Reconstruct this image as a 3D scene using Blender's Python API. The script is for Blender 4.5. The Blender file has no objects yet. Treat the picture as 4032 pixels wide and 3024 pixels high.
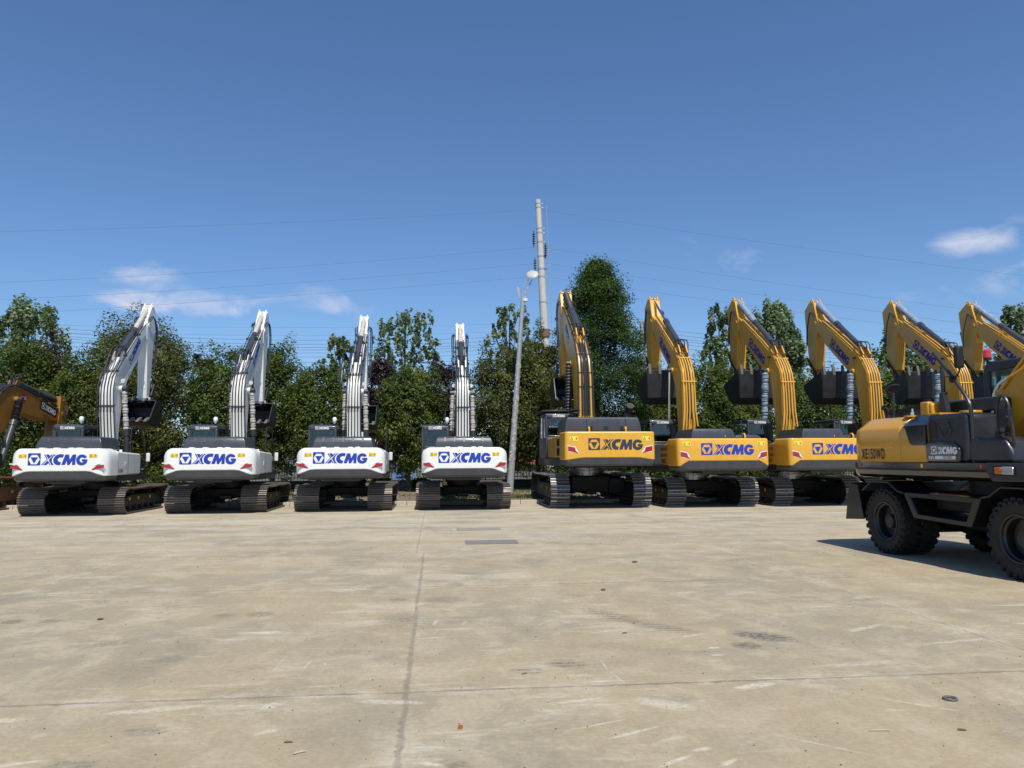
import bpy, math, random
import numpy as np
from mathutils import Vector, Matrix
from mathutils.geometry import tessellate_polygon
R=math.radians
scene=bpy.context.scene
C=scene.collection

# ------------------------------------------------------------------ camera
cam_d=bpy.data.cameras.new("camera"); cam=bpy.data.objects.new("camera",cam_d); C.objects.link(cam)
cam_d.sensor_width=36; cam_d.sensor_fit='HORIZONTAL'; cam_d.lens=36*3028/4032
cam_d.clip_start=0.05; cam_d.clip_end=5000
YAW,PITCH,ROLL=R(5.65),R(5.43),R(0.29)
f=Vector((math.sin(YAW)*math.cos(PITCH),math.cos(YAW)*math.cos(PITCH),math.sin(PITCH)))
r0=Vector((math.cos(YAW),-math.sin(YAW),0)); u0=r0.cross(f)
rr=r0*math.cos(ROLL)-u0*math.sin(ROLL); uu=u0*math.cos(ROLL)+r0*math.sin(ROLL)
m=Matrix((rr,uu,-f)).transposed().to_4x4(); m.translation=Vector((0,0,1.65)); cam.matrix_world=m
scene.camera=cam
scene.render.resolution_x=1024; scene.render.resolution_y=768

# ------------------------------------------------------------------ world, sun, exposure
SUN_EL,SUN_AZ=R(58),R(9)      # azimuth measured from -Y (behind the camera) towards +X
sd=Vector((math.sin(SUN_AZ)*math.cos(SUN_EL),-math.cos(SUN_AZ)*math.cos(SUN_EL),math.sin(SUN_EL)))
world=bpy.data.worlds.new("World"); scene.world=world; world.use_nodes=True
nt=world.node_tree; nt.nodes.clear()
def N(t,typ,**kw):
    n=t.nodes.new(typ)
    for k,v in kw.items(): setattr(n,k,v)
    return n
wo=N(nt,'ShaderNodeOutputWorld'); bg=N(nt,'ShaderNodeBackground')
sky=N(nt,'ShaderNodeTexSky'); sky.sky_type='NISHITA'; sky.sun_disc=False
sky.sun_elevation=SUN_EL; sky.sun_rotation=math.atan2(sd.x,sd.y)
sky.altitude=0; sky.air_density=1.0; sky.dust_density=.3; sky.ozone_density=10
bg.inputs['Strength'].default_value=0.10
def MA(t,op,a,b=None,c=None,clamp=False):
    n=t.nodes.new('ShaderNodeMath'); n.operation=op; n.use_clamp=clamp
    for i,v in enumerate((a,b,c)):
        if v is None: continue
        if isinstance(v,(int,float)): n.inputs[i].default_value=v
        else: t.links.new(v,n.inputs[i])
    return n.outputs[0]
tc=N(nt,'ShaderNodeTexCoord'); sep=N(nt,'ShaderNodeSeparateXYZ'); nt.links.new(tc.outputs['Generated'],sep.inputs[0])
az=MA(nt,'ARCTAN2',sep.outputs[0],sep.outputs[1]); el=MA(nt,'ARCSINE',sep.outputs[2])
cmb=N(nt,'ShaderNodeCombineXYZ'); nt.links.new(MA(nt,'MULTIPLY',az,1.0),cmb.inputs[0]); nt.links.new(MA(nt,'MULTIPLY',el,2.3),cmb.inputs[1])
nz=N(nt,'ShaderNodeTexNoise'); nz.inputs['Scale'].default_value=14; nz.inputs['Distortion'].default_value=.5; nz.inputs['Detail'].default_value=9; nz.inputs['Roughness'].default_value=0.62
nt.links.new(cmb.outputs[0],nz.inputs['Vector'])
# clouds: azimuth, elevation, half sizes (degrees), strength
CL=[(37,13.4,2.2,.8,.65),(39.3,10.9,2.0,.8,.5),(42,11.8,1.6,.8,.4),(34.6,10.7,2.2,.8,.35),(39.7,14.5,1.2,.5,.25),(22.6,14.0,1.5,.75,.42),(19.0,15.5,.8,1.0,.26),
    (-19.6,12.5,1.9,.75,.5),(-22,12.1,1.6,.45,.3),(-17.7,10.6,3.6,.85,.6),(-21.5,10.4,2.2,.6,.35),(-12.5,11.3,1.6,.5,.3),(-8.6,11.5,1.7,.85,.42),(-6.5,10.8,1.5,.7,.3),(-15,10.2,1.6,.5,.3),
    (17,6.5,7,1.2,.2),(27.4,19.9,1.0,.4,.08)]
tot=None
for a,e,sa,se,st in CL:
    dx=MA(nt,'DIVIDE',MA(nt,'SUBTRACT',az,R(a)),R(sa)*1.55); dy=MA(nt,'DIVIDE',MA(nt,'SUBTRACT',el,R(e)),R(se)*1.6)
    d2=MA(nt,'ADD',MA(nt,'MULTIPLY',dx,dx),MA(nt,'MULTIPLY',dy,dy))
    k=MA(nt,'MULTIPLY',MA(nt,'SUBTRACT',1.0,d2,clamp=True),st)
    tot=k if tot is None else MA(nt,'ADD',tot,k)
cl=MA(nt,'MULTIPLY',MA(nt,'MULTIPLY',MA(nt,'ADD',MA(nt,'MULTIPLY',tot,1.5),MA(nt,'SUBTRACT',MA(nt,"MULTIPLY",nz.outputs[0],3.4),1.98)),.85,clamp=True),MA(nt,'MULTIPLY',tot,1.5,clamp=True),clamp=True)
mx=N(nt,'ShaderNodeMix',data_type='RGBA'); nt.links.new(cl,mx.inputs[0]); nt.links.new(sky.outputs[0],mx.inputs[6]); mx.inputs[7].default_value=(5.2,5.5,6.6,1)
nt.links.new(mx.outputs[2],bg.inputs['Color']); nt.links.new(bg.outputs[0],wo.inputs[0])
sl=bpy.data.lights.new("sun",'SUN'); sl.energy=3.6; sl.angle=R(0.53); sl.color=(1,.955,.87)
so=bpy.data.objects.new("sun",sl); C.objects.link(so); so.rotation_euler=sd.to_track_quat('Z','Y').to_euler()
scene.view_settings.view_transform='Standard'; scene.view_settings.look='None'; scene.view_settings.gamma=1; scene.view_settings.exposure=0.36
random.seed(5); rng=np.random.default_rng(5)

# ------------------------------------------------------------------ materials
MATS={}
def pbsdf(name):
    mt=bpy.data.materials.new(name); mt.use_nodes=True
    return mt,mt.node_tree,mt.node_tree.nodes['Principled BSDF']
def mat(name,col,rough=.5,metal=0.,var=.12,scale=3.,coat=0.,bump=0.,bscale=60.,dirt=None,dirt_amt=.35,spec=.5,streak=False):
    mt,t,b=pbsdf(name); MATS[name]=mt
    co=N(t,'ShaderNodeTexCoord'); oi=N(t,'ShaderNodeObjectInfo')
    ad=N(t,'ShaderNodeVectorMath',operation='ADD'); t.links.new(co.outputs['Object'],ad.inputs[0])
    cb=N(t,'ShaderNodeCombineXYZ'); t.links.new(MA(t,'MULTIPLY',oi.outputs['Random'],37.0),cb.inputs[0]); t.links.new(MA(t,'MULTIPLY',oi.outputs['Random'],11.0),cb.inputs[2]); t.links.new(cb.outputs[0],ad.inputs[1])
    vec=ad.outputs[0]
    n=N(t,'ShaderNodeTexNoise'); n.inputs['Scale'].default_value=scale; n.inputs['Detail'].default_value=6; n.inputs['Roughness'].default_value=.6
    t.links.new(vec,n.inputs['Vector'])
    v=MA(t,'ADD',MA(t,'MULTIPLY',MA(t,'SUBTRACT',n.outputs[0],.5),2*var),1.0)
    vm=N(t,'ShaderNodeVectorMath',operation='SCALE'); vm.inputs[0].default_value=col; t.links.new(v,vm.inputs[3]); cur=vm.outputs[0]
    if dirt:
        mp=N(t,'ShaderNodeMapping'); mp.inputs['Scale'].default_value=(1,1,.25) if streak else (1,1,1); t.links.new(vec,mp.inputs[0])
        n2=N(t,'ShaderNodeTexNoise'); n2.inputs['Scale'].default_value=scale*2.2; n2.inputs['Detail'].default_value=8; n2.inputs['Roughness'].default_value=.7
        t.links.new(mp.outputs[0],n2.inputs['Vector'])
        k=MA(t,'MULTIPLY',MA(t,'MULTIPLY',MA(t,'SUBTRACT',n2.outputs[0],.42),3.0,clamp=True),dirt_amt)
        mm=N(t,'ShaderNodeMix',data_type='RGBA'); t.links.new(k,mm.inputs[0]); t.links.new(cur,mm.inputs[6]); mm.inputs[7].default_value=(*dirt,1); cur=mm.outputs[2]
    t.links.new(cur,b.inputs['Base Color'])
    b.inputs['Metallic'].default_value=metal
    t.links.new(MA(t,'ADD',MA(t,'MULTIPLY',MA(t,'SUBTRACT',n.outputs[0],.5),.35),rough,clamp=True),b.inputs['Roughness'])
    b.inputs['Coat Weight'].default_value=coat; b.inputs['Coat Roughness'].default_value=.08; b.inputs['Specular IOR Level'].default_value=spec
    if bump:
        n3=N(t,'ShaderNodeTexNoise'); n3.inputs['Scale'].default_value=bscale; n3.inputs['Detail'].default_value=4; t.links.new(vec,n3.inputs['Vector'])
        bp=N(t,'ShaderNodeBump'); bp.inputs['Strength'].default_value=bump; bp.inputs['Distance'].default_value=.02; t.links.new(n3.outputs[0],bp.inputs['Height']); t.links.new(bp.outputs[0],b.inputs['Normal'])
    return mt
mat('white',(.80,.80,.76),.38,var=.04,coat=.25,dirt=(.60,.57,.50),dirt_amt=.24,scale=1.5,streak=True)
mat('yellow',(.73,.385,.036),.38,var=.06,coat=.25,dirt=(.50,.27,.06),dirt_amt=.4,scale=1.6,streak=True)
mat('yellow_gloss',(.66,.32,.015),.30,var=.05,coat=.5,dirt=(.5,.27,.05),dirt_amt=.15,scale=1.6)
mat('yellow_old',(.34,.15,.015),.55,var=.15,dirt=(.16,.09,.04),dirt_amt=.6,scale=2.2)
mat('grey',(.045,.049,.058),.36,var=.10,coat=.15,dirt=(.11,.105,.10),dirt_amt=.35,scale=2.,streak=True)
mat('charcoal',(.018,.019,.022),.38,var=.15,coat=.2,dirt=(.045,.041,.036),dirt_amt=.35,scale=3)
mat('gloss_black',(.010,.011,.013),.16,var=.1,coat=.8,dirt=(.03,.028,.025),dirt_amt=.15,scale=3)
mat('charcoal_shaded',(.009,.0095,.011),.4,var=.2,coat=.15,dirt=(.028,.025,.022),dirt_amt=.35,scale=4)  # darker charcoal, underside shade of the wheeled machine put into the colour
mat('black',(.008,.008,.009),.6,var=.2,dirt=(.022,.02,.018),dirt_amt=.4,scale=5)
mat('bucket',(.013,.014,.017),.42,var=.2,dirt=(.05,.048,.045),dirt_amt=.5,scale=2.5)
mat('track_rust',(.115,.092,.078),.55,metal=.35,var=.3,dirt=(.20,.15,.11),dirt_amt=.5,scale=7,bump=.3)
mat('track_steel',(.10,.095,.092),.42,metal=.5,var=.3,dirt=(.05,.045,.042),dirt_amt=.5,scale=7,bump=.2)
mat('track_brown',(.13,.06,.03),.8,var=.3,dirt=(.22,.11,.05),dirt_amt=.7,scale=6,bump=.4)
mat('frame_dark',(.020,.020,.021),.55,var=.2,dirt=(.055,.045,.036),dirt_amt=.5,scale=5)
mat('hose',(.03,.031,.034),.45,var=.15,scale=8)
mat('steel',(.30,.30,.31),.25,metal=.9,var=.08,scale=8)
mat('chrome',(.75,.75,.75),.12,metal=1.,var=.03,scale=5)
mat('wrap_pale',(.52,.49,.44),.6,var=.2,dirt=(.25,.23,.20),dirt_amt=.4,scale=9,bump=.9,bscale=22)
mat('wrap_blue',(.24,.31,.40),.5,var=.35,dirt=(.08,.11,.14),dirt_amt=.6,scale=9,bump=.9,bscale=20)
mat('wrap_black',(.035,.035,.037),.5,var=.3,scale=20,bump=.8,bscale=30)
mat('blue_letter',(.008,.04,.36),.65,var=.03,scale=2)
mat('dark_letter',(.035,.042,.06),.4,var=.05,scale=2)
mat('white_letter',(.75,.75,.75),.5,var=.03,scale=2)
mat('black_letter',(.006,.005,.004),.7,var=.03,scale=2)
mat('red',(.34,.012,.025),.25,var=.06,scale=6,coat=.6)
mat('red_lens',(.60,.03,.012),.2,var=.1,scale=20,coat=.8)
mat('orange_lens',(.65,.14,.01),.2,var=.15,scale=20,coat=.8)
mat('clear_lens',(.55,.58,.60),.12,metal=.5,var=.2,scale=25,coat=.8)
mat('sticker',(.85,.55,.03),.4,var=.03,scale=2)
mat('sticker_lemon',(.85,.72,.08),.4,var=.03,scale=2)
mat('rubber',(.012,.0115,.011),.75,var=.2,dirt=(.032,.027,.022),dirt_amt=.5,scale=6,bump=.15)
mat('rim',(.010,.010,.011),.35,var=.1,scale=6,coat=.2)
mat('hub',(.04,.038,.035),.5,var=.15,scale=8,metal=.2)
mat('galv',(.42,.45,.45),.45,metal=.3,var=.12,scale=4,dirt=(.30,.30,.28),dirt_amt=.4,streak=True)
mat('pole_concrete',(.58,.56,.51),.85,var=.12,scale=4,dirt=(.32,.28,.23),dirt_amt=.4,streak=True,bump=.2)
mat('bark',(.085,.062,.045),.9,var=.3,scale=9,dirt=(.16,.14,.11),dirt_amt=.5,bump=.8,bscale=18)
mat('kerb',(.54,.48,.39),.85,var=.15,scale=6,dirt=(.25,.21,.16),dirt_amt=.5,bump=.3)
mat('fence_pale',(.30,.33,.31),.5,var=.1,scale=5)
mat('fence_navy',(.02,.025,.05),.5,var=.1,scale=5)
mat('grouser',(.20,.175,.15),.45,metal=.4,var=.25,dirt=(.10,.08,.065),dirt_amt=.5,scale=8)
mat('grouser_steel',(.34,.33,.32),.36,metal=.6,var=.25,dirt=(.08,.075,.07),dirt_amt=.5,scale=8)
mat('wire',(.15,.18,.22),.6,var=.05)
mat('rust',(.20,.13,.09),.8,var=.3,scale=12,dirt=(.09,.07,.06),dirt_amt=.6)
mat('grate',(.12,.11,.10),.75,var=.3,scale=9,dirt=(.22,.19,.15),dirt_amt=.5,bump=.4)
mat('cover_pale',(.27,.24,.19),.85,var=.25,scale=5,dirt=(.36,.31,.24),dirt_amt=.6,bump=.3)
mat('cover_dark',(.19,.18,.165),.8,var=.25,scale=5,dirt=(.27,.24,.19),dirt_amt=.6,bump=.3)
mat('debris_brown',(.14,.085,.045),.8,var=.3,scale=20)
mat('debris_pale',(.45,.38,.28),.8,var=.2,scale=20)
mat('orange',(.40,.12,.03),.6,var=.2,scale=20)
mat('shed_grey',(.20,.23,.26),.5,var=.1,scale=3,dirt=(.12,.12,.12),dirt_amt=.3)
mat('shed_blue',(.03,.12,.34),.4,var=.2,scale=3)
mat('shed_red',(.22,.05,.04),.7,var=.2,scale=3)
mat('shed_green',(.06,.20,.17),.6,var=.2,scale=3)
mat('wall_grey',(.17,.17,.16),.85,var=.2,scale=3,bump=.3)
mat('seat',(.02,.02,.02),.8,var=.1)
mat('insulator',(.05,.03,.03),.3,var=.1)
mat('lamp_shell',(.50,.50,.46),.4,var=.05)

def glass_mat():
    mt=bpy.data.materials.new('tinted_glass'); mt.use_nodes=True; t=mt.node_tree; t.nodes.clear(); MATS['glass']=mt
    o=N(t,'ShaderNodeOutputMaterial'); tr=N(t,'ShaderNodeBsdfTransparent'); tr.inputs[0].default_value=(.36,.48,.44,1)
    gl=N(t,'ShaderNodeBsdfGlossy'); gl.inputs['Roughness'].default_value=.03; gl.inputs[0].default_value=(.8,.9,1,1)
    fr=N(t,'ShaderNodeFresnel'); fr.inputs[0].default_value=1.6; ms=N(t,'ShaderNodeMixShader')
    t.links.new(MA(t,'ADD',fr.outputs[0],.03),ms.inputs[0]); t.links.new(tr.outputs[0],ms.inputs[1]); t.links.new(gl.outputs[0],ms.inputs[2]); t.links.new(ms.outputs[0],o.inputs[0])
glass_mat()
def leaf_mat(name,c1,c2,c3,rough=.5,trans=.35):
    mt,t,b=pbsdf(name); MATS[name]=mt
    at=N(t,'ShaderNodeAttribute'); at.attribute_name='tint'
    cr=N(t,'ShaderNodeValToRGB'); e=cr.color_ramp.elements; e[0].color=(*c1,1); e[1].color=(*c3,1); x=cr.color_ramp.elements.new(.55); x.color=(*c2,1)
    t.links.new(at.outputs['Fac'],cr.inputs[0]); t.links.new(cr.outputs[0],b.inputs['Base Color'])
    b.inputs['Roughness'].default_value=rough; b.inputs['Specular IOR Level'].default_value=.3
    tl=N(t,'ShaderNodeBsdfTranslucent'); sc=N(t,'ShaderNodeVectorMath',operation='MULTIPLY'); t.links.new(cr.outputs[0],sc.inputs[0]); sc.inputs[1].default_value=(1.2,1.5,.5); t.links.new(sc.outputs[0],tl.inputs[0])
    ms=N(t,'ShaderNodeMixShader'); ms.inputs[0].default_value=trans; out=t.nodes['Material Output']
    t.links.new(b.outputs[0],ms.inputs[1]); t.links.new(tl.outputs[0],ms.inputs[2]); t.links.new(ms.outputs[0],out.inputs[0])
leaf_mat('leaf_green',(.030,.050,.012),(.080,.115,.020),(.20,.215,.04))
leaf_mat('leaf_olive',(.038,.048,.014),(.092,.105,.027),(.20,.195,.045))
leaf_mat('leaf_dark',(.016,.034,.009),(.045,.085,.016),(.11,.165,.03),rough=.6)
leaf_mat('leaf_poplar',(.06,.095,.04),(.14,.19,.09),(.34,.37,.26),rough=.5)
leaf_mat('leaf_plum',(.022,.014,.014),(.036,.021,.020),(.065,.045,.035),rough=.45,trans=.2)
leaf_mat('leaf_grass',(.05,.08,.015),(.09,.12,.03),(.17,.16,.07))

# ------------------------------------------------------------------ mesh helpers
class MB:
    def __init__(s): s.v=[]; s.f=[]
    def add(s,vs,fs):
        o=len(s.v); s.v+= [tuple(p) for p in vs]; s.f+=[tuple(i+o for i in q) for q in fs]; return s
    def box(s,x0,x1,y0,y1,z0,z1,M=None):
        p=[Vector((x,y,z)) for x in(x0,x1) for y in(y0,y1) for z in(z0,z1)]
        if M is not None: p=[M@q for q in p]
        return s.add(p,[(0,1,3,2),(4,6,7,5),(0,4,5,1),(2,3,7,6),(0,2,6,4),(1,5,7,3)])
    def prism(s,poly,x0,x1,ax='x',hw=None):
        """poly of 2-D points extruded along an axis; hw: per-point half widths (x axis)"""
        n=len(poly); A=[];B=[]
        ar=sum(poly[i][0]*poly[(i+1)%n][1]-poly[(i+1)%n][0]*poly[i][1] for i in range(n))
        if ar<0:
            poly=poly[::-1]; hw=hw[::-1] if hw else None
        for i,(a,b) in enumerate(poly):
            u,v=(x0,x1) if hw is None else (x0-hw[i],x0+hw[i])
            if ax=='x': A.append((u,a,b)); B.append((v,a,b))
            elif ax=='y': A.append((a,v,b)); B.append((a,u,b))
            else: A.append((a,b,u)); B.append((a,b,v))
        fs=[tuple(range(n))[::-1],tuple(range(n,2*n))]+[(i,(i+1)%n,n+(i+1)%n,n+i) for i in range(n)]
        return s.add(A+B,fs)
    def tube(s,pts,r,n=8,caps=True):
        pts=[Vector(p) for p in pts]; rs=r if isinstance(r,(list,tuple)) else [r]*len(pts)
        o=len(s.v); up=None
        for i,p in enumerate(pts):
            d=(pts[min(i+1,len(pts)-1)]-pts[max(i-1,0)]).normalized()
            if up is None: up=Vector((0,0,1)) if abs(d.z)<.9 else Vector((1,0,0))
            a=d.cross(up)
            if a.length<1e-4: a=d.cross(Vector((0,1,0)))
            a.normalize(); b=d.cross(a).normalized(); up=-b if False else up
            for k in range(n):
                t=2*math.pi*k/n; s.v.append(tuple(p+(a*math.cos(t)+b*math.sin(t))*rs[i]))
        for i in range(len(pts)-1):
            for k in range(n):
                k2=(k+1)%n; s.f.append((o+i*n+k,o+i*n+k2,o+(i+1)*n+k2,o+(i+1)*n+k))
        if caps:
            s.f.append(tuple(o+k for k in range(n))[::-1]); s.f.append(tuple(o+(len(pts)-1)*n+k for k in range(n)))
        return s
    def lathe_x(s,prof,cx,cy,cz,n=32):
        """prof: (x offset, radius) spun about the x axis"""
        o=len(s.v); m_=len(prof)
        for k in range(n):
            t=2*math.pi*k/n
            for (dx,r) in prof: s.v.append((cx+dx,cy+r*math.cos(t),cz+r*math.sin(t)))
        for k in range(n):
            for j in range(m_-1):
                a=o+k*m_+j; b=o+((k+1)%n)*m_+j; s.f.append((a,a+1,b+1,b))
        return s
    def build(s,name,mt,parent=None,smooth=True,bevel=0.,seg=2,angle=38,coll=True):
        me=bpy.data.meshes.new(name); me.from_pydata(s.v,[],s.f); me.validate()
        if smooth and len(me.polygons):
            me.polygons.foreach_set('use_smooth',[True]*len(me.polygons)); me.set_sharp_from_angle(angle=R(angle))
        me.update()
        me.materials.append(MATS[mt])
        o=bpy.data.objects.new(name,me); C.objects.link(o); o.parent=parent
        if bevel:
            b=o.modifiers.new('bevel','BEVEL'); b.width=bevel; b.segments=seg; b.limit_method='ANGLE'; b.angle_limit=R(35); b.harden_normals=False
        return o
def tag(o,label=None,cat=None,group=None,kind=None):
    if label: o['label']=label
    if cat: o['category']=cat
    if group: o['group']=group
    if kind: o['kind']=kind
    return o
def empty(name,loc,rz=0,label=None,cat=None,group=None):
    o=bpy.data.objects.new(name,None); C.objects.link(o); o.location=loc; o.rotation_euler=(0,0,rz); o.empty_display_size=.3
    return tag(o,label,cat,group)
def copy_tree(o,parent=None):
    c=o.copy(); C.objects.link(c)
    if parent is not None: c.parent=parent
    for ch in list(o.children): copy_tree(ch,c)
    return c
def offset_line(pts,d):
    out=[]
    for i,p in enumerate(pts):
        a=Vector(pts[max(i-1,0)]); b=Vector(pts[min(i+1,len(pts)-1)]); t=(b-a).normalized(); out.append((p[0]-t.y*d,p[1]+t.x*d))
    return out
def resample(pts,n):
    P=[Vector(p) for p in pts]; L=[0]
    for a,b in zip(P,P[1:]): L.append(L[-1]+(b-a).length)
    out=[]
    for k in range(n):
        s=L[-1]*k/(n-1); i=0
        while i<len(L)-2 and L[i+1]<s: i+=1
        t=(s-L[i])/max(L[i+1]-L[i],1e-9); out.append(P[i].lerp(P[i+1],t))
    return out
def smooth_line(pts,it=2):
    P=[Vector(p) for p in pts]
    for _ in range(it):
        Q=[P[0]]
        for a,b in zip(P,P[1:]): Q+= [a.lerp(b,.25),a.lerp(b,.75)]
        Q.append(P[-1]); P=Q
    return P

# ------------------------------------------------------------------ lettering
LG_SQ=[(105,120),(530,120),(530,550),(105,550)]
def rounded(poly,r):
    out=[]
    n=len(poly)
    for i in range(n):
        p=Vector(poly[i]); a=Vector(poly[i-1]); b=Vector(poly[(i+1)%n]); u=(a-p).normalized()*r; v=(b-p).normalized()*r
        for t in (0,.25,.5,.75,1): out.append(tuple((p+u)*(1-t)**2+p*2*t*(1-t)+(p+v)*t*t))
    return out
LOGO=[(rounded(LG_SQ,28),[(222,168),(415,166),(508,332),(410,507),(217,507),(125,337)]),([(192,264),(445,262),(318,488)],None),
 ([(640,165),(678,165),(770,332),(590,540),(545,540),(738,337)],None),
 ([(705,165),(808,165),(845,220),(890,165),(940,165),(792,325)],None),
 ([(975,165),(1045,165),(985,200),(935,260),(910,340),(915,420),(945,490),(992,537),(900,537),(805,355)],None),
 ([(780,372),(873,537),(840,537),(800,468),(745,537),(615,537)],None),
 ([(1310,168),(1250,157),(1180,156),(1090,175),(1010,230),(965,310),(955,390),(975,455),(1015,505),(1070,535),(1130,545),(1190,540),(1225,428),(1190,434),(1150,425),(1115,390),(1104,345),(1115,310),(1150,280),(1210,268),(1272,280)],None),
 ([(1355,170),(1483,170),(1510,350),(1605,172),(1722,172),(1720,300),(1708,380),(1703,540),(1590,540),(1597,390),(1510,540),(1428,540),(1410,390),(1358,537),(1232,537)],None),
 ([(2090,270),(2065,230),(2020,195),(1960,173),(1900,170),(1850,182),(1800,212),(1760,260),(1735,310),(1728,380),(1740,450),(1785,515),(1840,543),(1900,557),(1965,553),(2025,528),(2070,488),(2100,435),(2112,380),(2110,342),(1925,337),(1912,412),(1978,418),(1965,440),(1925,452),(1880,438),(1852,400),(1846,350),(1860,305),(1890,282),(1935,275),(1975,285),(1998,307)],None)]
CXL,CYL,HL=1108.,335.,430.
def decal(name,polys,mt,parent,org,U,V,size,warp=None):
    """polys in logo units; centred at org; U right, V up; size = total height"""
    mb=MB(); U=Vector(U).normalized(); V=Vector(V).normalized(); org=Vector(org)
    for outer,hole in polys:
        rings=[outer]+([hole] if hole else [])
        flat=[p for rg in rings for p in rg]
        tri=tessellate_polygon([[Vector((p[0],-p[1],0)) for p in rg] for rg in rings])
        P=[org+U*((x-CXL)/HL*size)+V*((CYL-y)/HL*size) for x,y in flat]
        nrm=U.cross(V)
        T=[]
        for t in tri:
            a,b,c=(P[i] for i in t)
            T.append(t if (b-a).cross(c-a).dot(nrm)>0 else (t[0],t[2],t[1]))
        mb.add(P,T)
    return mb.build(name,mt,parent,smooth=False)
def text(name,s,mt,parent,org,U,V,size,sx=1.,bold=0.,gap=1.):
    cu=bpy.data.curves.new('t','FONT'); cu.body=s; cu.space_character=gap; cu.size=1; cu.align_x='CENTER'; cu.align_y='CENTER'; cu.offset=bold; cu.resolution_u=3
    to=bpy.data.objects.new('t',cu); C.objects.link(to)
    dg=bpy.context.evaluated_depsgraph_get(); dg.update(); me=bpy.data.meshes.new_from_object(to.evaluated_get(dg))
    U=Vector(U).normalized()*size*sx; V=Vector(V).normalized()*size; org=Vector(org)
    for v in me.vertices: x,y=v.co.x,v.co.y; v.co=org+U*x+V*y
    me.materials.clear(); me.materials.append(MATS[mt]); me.name=name
    bpy.data.objects.remove(to); bpy.data.curves.remove(cu)
    o=bpy.data.objects.new(name,me); C.objects.link(o); o.parent=parent; return o
def sticker(parent,org,U,V,w,h,mt='sticker'):
    """yellow warning plate with a triangle and a figure drawn on it"""
    org=Vector(org); U=Vector(U).normalized(); V=Vector(V).normalized(); nn=U.cross(V)
    q=lambda x,y,d=0: org+U*x*w+V*y*h+nn*d
    o=MB().add([q(-.5,-.5),q(.5,-.5),q(.5,.5),q(-.5,.5)],[(0,1,2,3)]).build('warning_sticker',mt,parent,smooth=False)
    m2=MB(); 
    def line(a,b,t=.035):
        a=Vector(a);b=Vector(b);d=(Vector(((b-a).x*w,(b-a).y*h))).normalized(); n_=Vector((-d.y,d.x))*t*h
        m2.add([q(a.x,a.y,.002)-U*n_.x-V*n_.y,q(b.x,b.y,.002)-U*n_.x-V*n_.y,q(b.x,b.y,.002)+U*n_.x+V*n_.y,q(a.x,a.y,.002)+U*n_.x+V*n_.y],[(0,1,2,3)])
    line((-.42,-.32),(-.1,-.32)); line((-.42,-.32),(-.26,.34)); line((-.26,.34),(-.1,-.32)); line((-.26,.1),(-.26,-.1)); line((.12,-.08),(.3,-.04)); line((.36,.3),(.36,-.3),.07); line((.3,.05),(.42,.05))
    m2.build('warning_symbol','black_letter',o,smooth=False)
    return o

# ------------------------------------------------------------------ excavator parts
def rrect(hw,y0,y1,rc,n=5):
    """plan outline open at the front: from (-hw,y1) back round (y0) to (hw,y1), with normals"""
    pts=[]
    for k in range(5): pts.append((-hw,y1+(y0+rc-y1)*k/5,-1,0))
    for k in range(n+1):
        a=math.pi/2*k/n; pts.append((-hw+rc-rc*math.cos(a),y0+rc-rc*math.sin(a),-math.cos(a),-math.sin(a)))
    m_=14
    for k in range(1,m_): pts.append((-hw+rc+(2*hw-2*rc)*k/m_,y0,0,-1))
    for k in range(n+1):
        a=math.pi/2*(1-k/n); pts.append((hw-rc+rc*math.cos(a),y0+rc-rc*math.sin(a),math.cos(a),-math.sin(a)))
    for k in range(1,6): pts.append((hw,y0+rc+(y1-y0-rc)*k/5,1,0))
    return pts
def shell(outl,rows,cap_top=False,cap_bot=False):
    """rows: list of (zfunc or z, inset_x, inset_y)"""
    mb=MB(); n=len(outl); vs=[]
    for z,ix,iy in rows:
        for (x,y,nx,ny) in outl:
            zz=z(x,y) if callable(z) else z
            vs.append((x-nx*ix,y-ny*iy,zz))
    fs=[]
    for j in range(len(rows)-1):
        for i in range(n-1): fs.append((j*n+i,j*n+i+1,(j+1)*n+i+1,(j+1)*n+i))
        fs.append((j*n+n-1,j*n,(j+1)*n,(j+1)*n+n-1))
    if cap_top: fs.append(tuple((len(rows)-1)*n+i for i in range(n)))
    if cap_bot: fs.append(tuple(range(n))[::-1])
    mb.add(vs,fs); return mb

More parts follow.
